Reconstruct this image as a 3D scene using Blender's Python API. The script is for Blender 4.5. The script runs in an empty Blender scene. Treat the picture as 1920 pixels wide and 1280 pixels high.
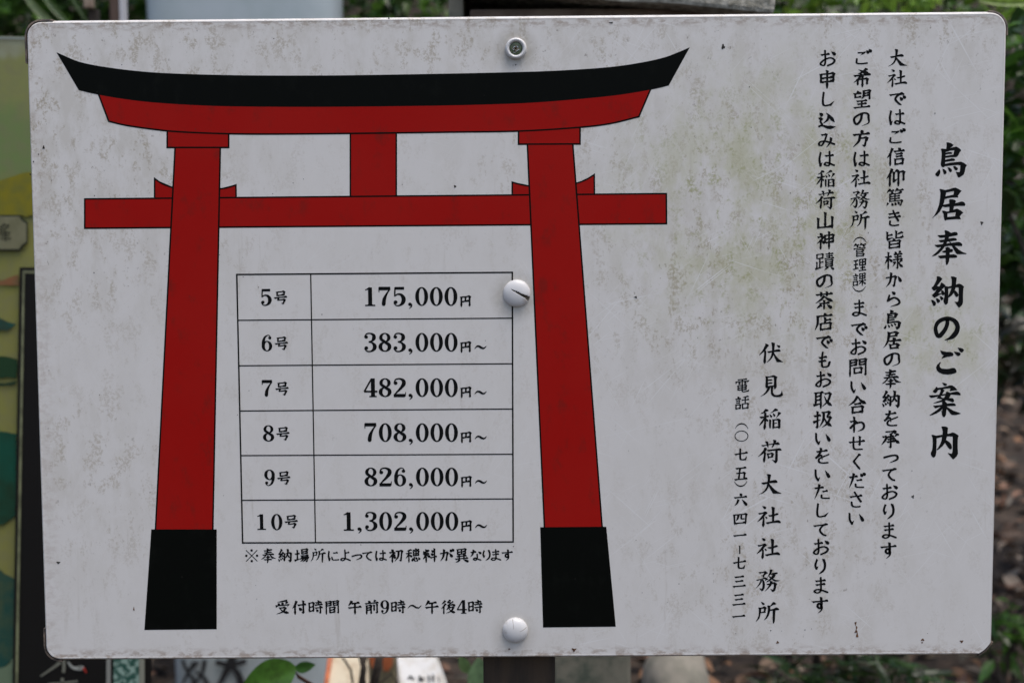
import bpy, bmesh, math, random
import numpy as np
from mathutils import Vector, Matrix, Euler, noise
from mathutils.geometry import tessellate_polygon
R = math.radians
random.seed(7); rng = np.random.default_rng(7)
S = bpy.context.scene
COL = S.collection

# ---------------------------------------------------------------- camera, world, sun, exposure
cam_d = bpy.data.cameras.new('camera'); cam = bpy.data.objects.new('camera', cam_d); COL.objects.link(cam)
cam.location = (0.00215271, -0.79361625, 0.70944148)
cam.rotation_euler = (1.4970582, 0.00657334, 0.00567027)
cam_d.lens = 45; cam_d.sensor_width = 36; cam_d.clip_start = 0.02; cam_d.clip_end = 200
cam_d.dof.use_dof = True; cam_d.dof.focus_distance = 0.795; cam_d.dof.aperture_fstop = 7.3
S.camera = cam
SUN_EL, SUN_AZ = R(72), R(128)      # azimuth clockwise from +Y: from the right, a little on the camera's side
w = bpy.data.worlds.new('World'); S.world = w; w.use_nodes = True
nt = w.node_tree; bg = nt.nodes['Background']
sky = nt.nodes.new('ShaderNodeTexSky'); sky.sky_type = 'NISHITA'; sky.sun_disc = False
sky.sun_elevation = SUN_EL; sky.sun_rotation = SUN_AZ; sky.air_density = 1.0; sky.dust_density = 3.5; sky.ozone_density = 1.0
nt.links.new(sky.outputs[0], bg.inputs[0]); bg.inputs[1].default_value = 0.135
sd = bpy.data.lights.new('sun', 'SUN'); sd.energy = 1.4; sd.angle = R(42); sd.color = (1.0, .96, .9)
so = bpy.data.objects.new('sun', sd); COL.objects.link(so)
dirv = Vector((math.sin(SUN_AZ)*math.cos(SUN_EL), math.cos(SUN_AZ)*math.cos(SUN_EL), math.sin(SUN_EL)))
so.rotation_euler = dirv.to_track_quat('Z', 'Y').to_euler()
S.view_settings.view_transform = 'Standard'; S.view_settings.look = 'None'
S.view_settings.exposure = 0.58; S.view_settings.gamma = 1; S.view_settings.use_curve_mapping = False

# ---------------------------------------------------------------- a point of the photograph -> a point on the plane y = Y
CM = Matrix.Translation(cam.location) @ cam.rotation_euler.to_matrix().to_4x4()
CR = CM.to_3x3(); FP = 1920*45/36
def at(px, py, Y=0.0):
    d = CR @ Vector(((px-960)/FP, -(py-640)/FP, -1))
    t = (Y-cam.location.y)/d.y
    return cam.location + d*t
def B(px, py):
    p = at(px, py, 0.0); return (p.x, p.z)

# ---------------------------------------------------------------- helpers
def link(name, me, parent=None, loc=(0, 0, 0), mats=()):
    o = bpy.data.objects.new(name, me); COL.objects.link(o); o.location = loc
    for m in mats: me.materials.append(m)
    if parent: o.parent = parent
    return o
def mesh(name, V, F, mats=(), parent=None, loc=(0, 0, 0), mi=None, smooth=False, cols=None):
    me = bpy.data.meshes.new(name); me.from_pydata([tuple(v) for v in V], [], [tuple(f) for f in F])
    if mi is not None:
        me.polygons.foreach_set('material_index', list(mi))
    if smooth: me.polygons.foreach_set('use_smooth', [True]*len(me.polygons))
    if cols is not None:
        ca = me.color_attributes.new('Col', 'FLOAT_COLOR', 'POINT')
        a = np.ones((len(V), 4)); a[:, :3] = cols; ca.data.foreach_set('color', a.ravel())
    me.update()
    return link(name, me, parent, loc, mats)
def thing(name, label, cat, loc=(0, 0, 0), group=None):
    o = bpy.data.objects.new(name, None); COL.objects.link(o); o.location = loc; o.empty_display_size = .02
    return tag(o, label, cat, group)
def tag(o, label=None, cat=None, group=None, kind=None):
    if label: o['label'] = label
    if cat: o['category'] = cat
    if group: o['group'] = group
    if kind: o['kind'] = kind
    return o
def bm_obj(name, bm, mats, parent=None, loc=(0, 0, 0), smooth=False):
    me = bpy.data.meshes.new(name); bm.to_mesh(me); bm.free()
    if smooth: me.polygons.foreach_set('use_smooth', [True]*len(me.polygons))
    return link(name, me, parent, loc, mats)
def bm_box(bm, x0, x1, y0, y1, z0, z1, bev=0.0, M=None):
    r = bmesh.ops.create_cube(bm, size=1)
    bmesh.ops.scale(bm, verts=r['verts'], vec=(x1-x0, y1-y0, z1-z0))
    bmesh.ops.translate(bm, verts=r['verts'], vec=((x0+x1)/2, (y0+y1)/2, (z0+z1)/2))
    if M is not None: bmesh.ops.transform(bm, matrix=M, verts=r['verts'])
    if bev:
        es = {e for v in r['verts'] for e in v.link_edges}
        bmesh.ops.bevel(bm, geom=list(es), offset=bev, segments=2, affect='EDGES', profile=.6)
def rough(bm, amp, sc, seed=0):
    for v in bm.verts:
        v.co += noise.noise_vector(v.co*sc+Vector((seed, seed*2, 0)))*amp
def tube(V, F, pts, rads, n=6):
    b = len(V); k = len(pts)
    for i, p in enumerate(pts):
        d = (pts[min(i+1, k-1)]-pts[max(i-1, 0)]).normalized()
        a = d.orthogonal().normalized(); c = d.cross(a)
        for j in range(n):
            t = 2*math.pi*j/n; V.append(p+(a*math.cos(t)+c*math.sin(t))*rads[i])
    for i in range(k-1):
        for j in range(n):
            F.append((b+i*n+j, b+i*n+(j+1) % n, b+(i+1)*n+(j+1) % n, b+(i+1)*n+j))
    F.append(tuple(b+(k-1)*n+j for j in range(n))); F.append(tuple(b+n-1-j for j in range(n)))

# ---------------------------------------------------------------- materials
class NT:
    def __init__(s, name, rough=.6, spec=.5):
        s.m = bpy.data.materials.new(name); s.m.use_nodes = True; s.t = s.m.node_tree
        s.b = s.t.nodes['Principled BSDF']; s.b.inputs['Roughness'].default_value = rough
        s.b.inputs['Specular IOR Level'].default_value = spec
        s.tc = s.t.nodes.new('ShaderNodeTexCoord').outputs['Object']
    def n(s, ty, **k):
        nd = s.t.nodes.new(ty)
        for a, v in k.items(): setattr(nd, a, v)
        return nd
    def lk(s, a, b): s.t.links.new(a, b)
    def map(s, scale=(1, 1, 1), rot=(0, 0, 0), loc=(0, 0, 0)):
        m = s.n('ShaderNodeMapping'); m.inputs['Scale'].default_value = scale
        m.inputs['Rotation'].default_value = rot; m.inputs['Location'].default_value = loc
        s.lk(s.tc, m.inputs[0]); return m.outputs[0]
    def noise(s, vec, scale, detail=4, rough=.6):
        n = s.n('ShaderNodeTexNoise'); n.inputs['Scale'].default_value = scale
        n.inputs['Detail'].default_value = detail; n.inputs['Roughness'].default_value = rough
        s.lk(vec, n.inputs['Vector']); return n.outputs['Fac']
    def ramp(s, f, lo, hi, a=0., b=1.):
        r = s.n('ShaderNodeMapRange'); r.inputs[1].default_value = lo; r.inputs[2].default_value = hi
        r.inputs[3].default_value = a; r.inputs[4].default_value = b; r.interpolation_type = 'SMOOTHSTEP'
        s.lk(f, r.inputs[0]); return r.outputs[0]
    def math(s, op, a, b=None):
        m = s.n('ShaderNodeMath', operation=op)
        for i, v in enumerate((a, b)):
            if v is None: continue
            if isinstance(v, (int, float)): m.inputs[i].default_value = v
            else: s.lk(v, m.inputs[i])
        return m.outputs[0]
    def mix(s, f, a, b):
        m = s.n('ShaderNodeMix', data_type='RGBA')
        if isinstance(f, (int, float)): m.inputs[0].default_value = f
        else: s.lk(f, m.inputs[0])
        for i, v in ((6, a), (7, b)):
            if isinstance(v, tuple): m.inputs[i].default_value = (*v, 1)
            else: s.lk(v, m.inputs[i])
        return m.outputs[2]
    def col(s, c):
        if isinstance(c, tuple): s.b.inputs['Base Color'].default_value = (*c, 1)
        else: s.lk(c, s.b.inputs['Base Color'])
    def bump(s, f, st=.3, dist=.001):
        b = s.n('ShaderNodeBump'); b.inputs['Strength'].default_value = st; b.inputs['Distance'].default_value = dist
        s.lk(f, b.inputs['Height']); s.lk(b.outputs[0], s.b.inputs['Normal'])
    def dist(s, p):
        v = s.n('ShaderNodeVectorMath', operation='DISTANCE'); s.lk(s.tc, v.inputs[0]); v.inputs[1].default_value = p
        return v.outputs['Value']
def simple(name, c, rough=.6, c2=None, sc=80, spec=.5, bump=0, bd=.001, stretch=(1, 1, 1), lo=.4, hi=.65, detail=5):
    t = NT(name, rough, spec)
    if c2:
        f = t.noise(t.map(stretch), sc, detail); t.col(t.mix(t.ramp(f, lo, hi), c, c2))
        if bump: t.bump(f, bump, bd)
    else: t.col(c)
    return t.m

SZ = 0.45     # sign local origin height (bottom edge of the panel)
def board_dirt(t, base, k=1.0):
    """stains, algae, specks and scratches of the enamelled plate (object coordinates, metres)"""
    c = base
    big = t.noise(t.map((1, 1, .55)), 22, 3)
    sep = t.n('ShaderNodeSeparateXYZ'); t.lk(t.tc, sep.inputs[0])
    def blob(x, z, r0, r1, v): return t.ramp(t.dist((x, 0, z)), r0, r1, v, 0)
    reg = t.math('MAXIMUM', blob(-.27, .33, .03, .16, 1.), blob(.155, .26, .03, .17, 1.))
    reg = t.math('MAXIMUM', reg, blob(-.28, .12, .01, .10, .55))
    reg = t.math('MAXIMUM', reg, blob(.06, .37, .02, .16, .7))
    reg = t.math('MAXIMUM', reg, blob(.17, .08, .02, .12, .6))
    reg = t.math('MAXIMUM', reg, t.ramp(sep.outputs[2], .33, .385, 0, .75))
    reg = t.math('ADD', t.math('MULTIPLY', reg, .80), .20)
    # faint warm film over everything, streaked downwards
    film = t.ramp(t.noise(t.map((1, 1, .5)), 60, 6, .7), .42, .62, 0, .42*k)
    film2 = t.math('MULTIPLY', film, reg); c = t.mix(film2, base, (.50, .462, .385))
    # blotches with crisp broken edges
    m1 = t.ramp(t.noise(t.map((1, 1, .6)), 85, 9, .78), .515, .565)
    m1 = t.math('MULTIPLY', m1, t.ramp(t.noise(t.map(), 520, 4, .75), .42, .56))
    m1 = t.math('MULTIPLY', m1, t.ramp(big, .36, .58, .22, .80*k))
    m1 = t.math('MULTIPLY', m1, reg); c = t.mix(m1, c, (.36, .30, .205))
    # dark freckles in the stains
    m2 = t.ramp(t.noise(t.map((1, 1, .75), loc=(3, 0, 1)), 240, 7, .78), .595, .64)
    m2 = t.math('MULTIPLY', m2, t.ramp(t.noise(t.map(loc=(1, 0, 5)), 30, 3), .42, .58, .05, .85*k))
    m2 = t.math('MULTIPLY', m2, reg); c = t.mix(m2, c, (.16, .12, .085))
    # algae, two green patches in the middle right
    ga = t.ramp(t.dist((.150, 0, .285)), .02, .125, 1, 0)
    gb = t.ramp(t.dist((.262, 0, .20)), .01, .055, .8, 0)
    g = t.math('MAXIMUM', ga, gb)
    gn = t.ramp(t.noise(t.map((1, 1, .8), loc=(7, 0, 2)), 95, 8, .75), .50, .62)
    gn = t.math('MULTIPLY', gn, t.ramp(t.noise(t.map(), 520, 2, .6), .38, .60))
    gs = t.math('MULTIPLY', g, t.ramp(t.noise(t.map((1, 1, .7), loc=(2, 0, 8)), 38, 6, .7), .40, .64, 0, .65*k))
    c = t.mix(gs, c, (.49, .48, .29))
    c = t.mix(t.math('MULTIPLY', t.math('MULTIPLY', g, gn), .85*k), c, (.37, .37, .18))
    # vertical dribbles
    dr = t.ramp(t.noise(t.map((1, 1, .07), loc=(0, 0, 9)), 190, 4, .6), .60, .72, 0, .30*k)
    dr = t.math('MULTIPLY', dr, t.ramp(big, .45, .6))
    c = t.mix(dr, c, (.42, .37, .30))
    # pale scratches: stretched noise at four angles
    acc = None
    for i, (an, s1, s2) in enumerate(((38, 800, 14), (-42, 900, 11), (64, 850, 16), (12, 950, 12), (-18, 880, 18), (50, 980, 9), (28, 900, 20), (-60, 850, 15))):
        v = t.map((1, 1, 1), (0, R(an), 0), (i*1.7, 0, i))
        m = t.n('ShaderNodeMapping'); m.inputs['Scale'].default_value = (s2, 0, s1); t.lk(v, m.inputs[0])
        f = t.ramp(t.noise(m.outputs[0], 1, 1, .4), .69, .74)
        acc = f if acc is None else t.math('MAXIMUM', acc, f)
    sreg = t.ramp(t.noise(t.map(loc=(4, 0, 4)), 14, 2), .40, .60, .05, .60*k)
    sreg = t.math('MULTIPLY', sreg, t.ramp(sep.outputs[0], -.05, .08, .25, 1))
    c = t.mix(t.math('MULTIPLY', acc, sreg), c, (.80, .79, .77))
    # grime along the top and bottom folds; darker rings round the fixings
    en = t.ramp(t.noise(t.map((1, 1, 2.)), 130, 6, .7), .44, .62)
    top = t.math('MULTIPLY', t.ramp(sep.outputs[2], .3905, .3962, 0, .65), t.ramp(sep.outputs[2], .3972, .3984, 1, 0)); bot = t.ramp(sep.outputs[2], .002, .0095, .7, 0)
    c = t.mix(t.math('MULTIPLY', t.math('MAXIMUM', top, bot), en), c, (.30, .22, .16))
    lft = t.ramp(sep.outputs[0], -.2955, -.286, .28, 0)
    c = t.mix(t.math('MULTIPLY', lft, en), c, (.38, .30, .24))
    for (px, py, r, kk) in ((967, 92, 30, .55), (967, 556, 34, .5), (964, 1188, 32, .35)):
        x, z = B(px, py); r *= .00033
        d = t.ramp(t.dist((x, 0, z-SZ)), r*.75, r*1.7, kk*k, 0)
        c = t.mix(t.math('MULTIPLY', d, t.ramp(t.noise(t.map(loc=(2, 0, 2)), 300, 4), .25, .6, .5, 1)), c, (.34, .31, .25))
    return c
def plate(name, base, k, rough, spec=.5):
    t = NT(name, rough, spec); t.col(board_dirt(t, base, k))
    t.lk(t.ramp(t.noise(t.map(), 70, 5), .35, .7, rough-.06, rough+.16), t.b.inputs['Roughness'])
    t.bump(t.noise(t.map(), 260, 3), .05, .0004)
    return t.m
M_white = plate('white_enamel', (.705, .675, .635), 1, .36)
def ink(name, base, rough, dirtc, k):
    t = NT(name, rough, .05)
    f = t.ramp(t.noise(t.map((1, 1, .6)), 90, 7, .7), .52, .68, 0, k)
    c = t.mix(f, base, dirtc)
    if base[0] > .1: c = t.mix(t.ramp(t.noise(t.map(), 11, 3), .35, .65, 0, .35), c, (.35, .014, .010))
    f2 = t.ramp(t.noise(t.map(loc=(5, 0, 5)), 1300, 2), .80, .84, 0, .5)
    t.col(t.mix(f2, c, (.45, .4, .35))); return t.m
M_red = ink('red_print', (.335, .0072, .0055), .42, (.17, .014, .010), .65)
M_black = ink('black_print', (.0034, .0040, .0032), .42, (.007, .008, .0065), .5)
M_ink = simple('black_lettering', (.0065, .0070, .0072), .5, spec=.06)
M_cap = simple('white_plastic', (.68, .665, .65), .28, (.42, .36, .29), 90, lo=.56, hi=.78)
M_crack = simple('cap_crack', (.30, .27, .22), .7)
M_slot = simple('cap_inside', (.10, .08, .055), .8, (.20, .16, .11), 300)
M_screw = simple('green_bronze_metal', (.085, .115, .055), .42, (.05, .06, .035), 500); 
M_steel = simple('bright_steel', (.55, .55, .56), .25, (.12, .07, .04), 600); M_steel.node_tree.nodes['Principled BSDF'].inputs['Metallic'].default_value = .9
M_band = simple('rusty_edge', (.055, .045, .038), .6, (.20, .15, .11), 220)
M_rust = simple('rust', (.055, .022, .010), .8, (.19, .09, .035), 900)
M_speck = simple('dark_speck', (.02, .016, .012), .8)

# ---------------------------------------------------------------- lettering: brush strokes on a 100 x 100 square
NIN = 'p3204223204 56'.replace(' ', '') + ' v22362296'
SHI = 'd22083118 k10304230 p42303048 0866 v28482896 d33504462'
NOG = 'p40061216 h04324632 v25142596 p25361752 0468 d28424256'
GON = 'd20042612 h04224422 h10363836 h10503850 v10621094 k106438643894 h10903890'
MON = 'v10081097 k100842084238 h10224222 h10374237 v58085838 g58089008 90958090 h58229022 h58379037'
TAKE = 'p24020822 h18124612 d30143624 p62025020 h58129412 d72148024'
CH = {
'大': 'h10388938 p50065042 36680692 n50406570 9692',
'社': SHI.replace(' 0866', '0866')+' h50428842 v70087086 h42889688',
'鳥': 'p50034213 v24132466 k241475147542 h24287328 h24427442 h24539253 g24668866 82946886 d20740892 d34743990 d50735686 d64727082',
'居': 'k201084108432 h20328432 p20102050 0494 h34489448 v60346064 v38643894 k386484648494 h38928492',
'奉': 'h20188018 h24327632 h10469046 p48044436 30560476 n54466860 9676 h32646864 h24787678 v50565098',
'納': 'p28042014 1026 t10263028 p42162634 1248 h12484446 d34404654 v28502896 t14660682 d40644878 v54285495 g5428922892968088 p73067238 5874 n73448062 8872',
'の': 'p52184656 26801266 14405618 84248848 88765092',
'ご': 'g242462253840 c20602082 44887686 d70100022'.replace('d70100022', 'd70128024')+' d84069418',
'案': 'd48025212 t14161030 g141888188032 p46243248 7062 p66345456 2066 h08429242 h10749074 v50625098 p46763486 0696 n54766886 9594',
'内': 'v16281695 g1628862886967482 p50054940 2674 d52427070',
'で': 'h08308424 p84245634 42566282 7892 d66447658 d82369248',
'て': 'h08308424 c84245634 44586082 7690',
'は': 'u2012145020883068 h42329232 c68107050 68845890 42825072 66769490',
'信': NIN+' d62047013 h38229622 h48378637 h48518651 v48644896 k486686668696 h48928692',
'仰': NIN+' p62124622 g422242746260 g662492249270 8464 v66246698',
'篤': TAKE+' v24302472 h24307830 v50305070 h24447644 h24577657 g24708670 80966890 t14780894 d34783890 d50775488 d64757084',
'き': 'h16247620 h14448440 c42065436 7064 c26662684 44927290',
'皆': 'v14061446 h14244224 t12484638 u600460384292 '.replace('u600460384292 ', 'u60046036764292 26 ').replace('u60046036764292 26', 'k600460429242 t92429426')+' p90126224 p50464256 v26582697 k265878587897 h26757875 h26947894',
'様': 'h04304030 v22052296 p22341450 0468 d25403854 d54046014 p82037416 h48209420 h52349034 h44489648 v70187048 g704870966092 p46645864 4486 p90547668 n72608278 9894',
'か': 'g0836623054864076 p38083258 1090 d74288856',
'ら': 'd42065618 c30282258 p22585642 82608080 3494',
'を': 'h18248020 p44044030 1262 p14624446 5274 c88444258 32749096'.replace('c88444258 32749096', 'c86443864 34845292 8292'),
'承': 'k241074105224 g522452984092 h36386838 h34527052 h30667466 k08363236 p32362258 0480 p88267040 n66387862 9880',
'っ': 'h14567448 p74487848 90647078 4288'.replace('h14567448 p74487848 90647078 4288', 'p14565646 86488870 4688'),
'お': 'h12286226 c36063840 38743090 12803258 66488862 80805292 d70128828',
'り': 'u3010224028623848 p66087440 68724096',
'ま': 'h22228020 h24447842 c52045450 52823492 18823472 64809092',
'す': 'h06289426 p56045850 50683656 44405852 58783898',
'希': 'p72025418 2628 d30047428 h06369436 p44283452 0674 v28582886 g2858765876868282 v52425298'.replace('76868282', '76866880'),
'望': 'd26023012 h06184818 k161816384838 p60065836 4850 g600690069052 8246 h60208820 h60338833 h22607860 h26767676 h08949494 v50605094',
'方': 'd48025414 h06269426 g4248784868925284 p44263862 0894',
'務': 'k121044102826 d18183432 h04364636 t46363848 g282828942088 p26441462 0478 p64045818 4630 k60148814 p88147240 4656 n56207038 9850 g506286628094 6888 p68506474 4297',
'所': 'h08124608 k162642264248 h16484248 p16261464 0494 p92067816 5820 p58185860 4294 h58429742 v80428098',
'管': TAKE+' d50265233 t14361048 g143888388248 v30503097 k305074507466 h30667466 k308078807896 h30957895',
'理': 'h08164216 h10464046 h04804474 v25162578 v52105254 k521092109254 h52319231 h52529252 v72107292 h54729272 h44929892',
'課': GON+' v54085446 k540890089046 h54279027 h54449044 v72087298 h46609860 p70625876 4688 n74628478 9888',
'問': MON+' v32543284 k325468546884 h32816881',
'い': 'u1620185830824064 d68268864',
'合': 'p50043430 0452 n50046830 9650 h32467046 v26622696 k266276627696 h26927692',
'わ': 'v34063494 k10324430 p44302856 0874 p12723846 74408860 80805292',
'せ': 'h06449440 g66126662 5656 c32163268 42868088',
'く': 'k660634486894',
'だ': 'h10265824 p36063040 1292 h50468246 c46705286 9090 d72088020 d84049414',
'さ': 'h14328428 c42065834 7662 c26643084 44927292',
'申': 'v18221866 k182282228266 h18438243 h18648264 v50045098',
'し': 'u3208285836847082 9062'.replace('70829062', '70829062'),
'込': 'd12082420 k08382438 p24381658 c18562674 1282 n10843080 6092 9892 p62265450 3268 n48126430 9268',
'み': 'h20185218 c52184250 26781074 18585058 9476 p76387262 5094',
'稲': NOG+' p92047210 5412 d56206230 d72187628 p94168630 v55425594 v70427096 k704294429496 h70669466 h70929492',
'荷': 'h06169416 v32043228 v66046628 p28302048 0466 v20502097 h32429642 v40564080 k405664566480 h40786478 g824282957089',
'山': 'v50085086 k143614888688 v86348694',
'神': SHI+' v50245064 k502492249264 h50449244 h50639263 v71067198',
'蹟': 'k101040104032 v10101032 h10324032 v25322584 h25544454 v10521086 t02904680 h54129412 h56249224 h48369836 v73047336 v56465682 k564690469082 h56589058 h56699069 h56809080 p66845892 4898 d80849497',
'茶': 'h06169416 v34043426 v64046426 p50263444 0464 n50266844 9660 h24667866 v50505096 p34741292 d64748492',
'店': 'd52025612 h16189418 p18181858 0496 v56285658 h56428842 v34603495 k346084608495 h34928492',
'も': 'c46044250 44845690 76868464 h24347032 h22566654',
'取': 'h04125412 v14121476 v40124097 h14324032 h14524052 t02804872 h56209020 p90207662 4692 n58347266 9892',
'扱': 'h04284228 g240524941288 t02644250 p56125454 3494 k441284127440 h74409240 p92407674 4696 n58407270 9894',
'た': 'h10266224 p38063240 1292 h54488446 c50705486 9290',
'伏': NIN+' h38369636 p62066050 3092 n62387468 9892 d78128824',
'見': 'v26082658 k260876087658 h26247624 h26407640 h26567656 p40583280 0696 u6058608276929092 9672'.replace('9092 9672', '90929672'),
'電': 'h18068206 t10200836 g102092208234 v50065044 h24283828 h24383838 h62287828 h62387838 v22502282 k225076507682 h22657665 h22807680 u5044508864969092 9682'.replace('9092 9682', '90929682'),
'話': GON+' p90067212 5414 h46329832 v72107258 v54605496 k546090609096 h54929092',
'七': 'h06469440 u4408447656887888 8866'.replace('7888 8866', '78888866'),
'五': 'h14128612 v44123690 k204874487290 h06929492',
'六': 'd46045418 h06349434 p36502874 1092 d60508890',
'四': 'v10201488 k102090208688 p38223446 2264 c58225850 7654 h14828682',
'一': 'h06509450', '三': 'h18188218 h22507850 h06869486',
'場': 'h04343834 v22082278 t02824470 v52065238 k520688068838 h52228822 h52378837 h42529752 g54629262 84967490 p56525068 3878 p66645682 4092 p80647284 5497',
'初': 'd20043014 k06264226 p42262646 0664 v27442797 p42423252 d30524464 g50209220 84927084 p70206660 4294',
'穂': NOG+' h50129612 v73027354 v56225654 k562290229054 h56389038 h56529052 d54664886 u6264629082929078 d72627676 d88669680',
'料': 'd08141428 p42103428 h04384838 v26062697 p24421660 0474 d30444658 d60147224 d56366846 h50689862 v82048298',
'が': 'g0836583050863876 p36083058 1090 d70348658 d74088220 d88049616',
'異': 'v24062442 k240676067642 h24247624 h24417641 v50065041 h16568456 h06749474 v34463474 v66466674 p36802692 1097 d60809097',
'な': 'h10245622 p34042838 0862 d70208834 c62426276 48923482 46725880 9092',
'に': 'u1812145020883068 h48288628 c40664886 9288',
'よ': 'h52288426 c50045250 50783292 18823272 60789094',
'受': 'p84025008 1610 d20182828 d48145226 p82127228 t12340850 g123692368450 h26547254 p72545482 0897 n32586084 9696',
'付': NIN+' h38349734 g780678946488 d48526068',
'時': 'v08160878 k081636163678 h08463646 h08753675 h48189218 v70047034 h42349834 h44569856 g824482957090 d54666278',
'間': MON+' v34523490 k345266526690 h34706670 h34886688',
'午': 'p30042220 0838 h26228422 h06529652 v52225298',
'前': 'd26023614 p74026416 h04229622 v16381697 g1638463846964092 h16544654 h16704670 v66366676 g863286957490',
'後': 'p30042016 0628 p32262044 0262 v20462097 k62024618 h46186622 k84144840 h48408838 d76309044 p56445060 3672 h54568656 p86567082 3497 n54627286 9896',
'号': 'v28062832 k280674067432 h28307430 h06469446 k36463264 g326476646892 5286',
'円': 'v14101496 g14108610 86967490 v50105052 h14528652',
}

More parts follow.
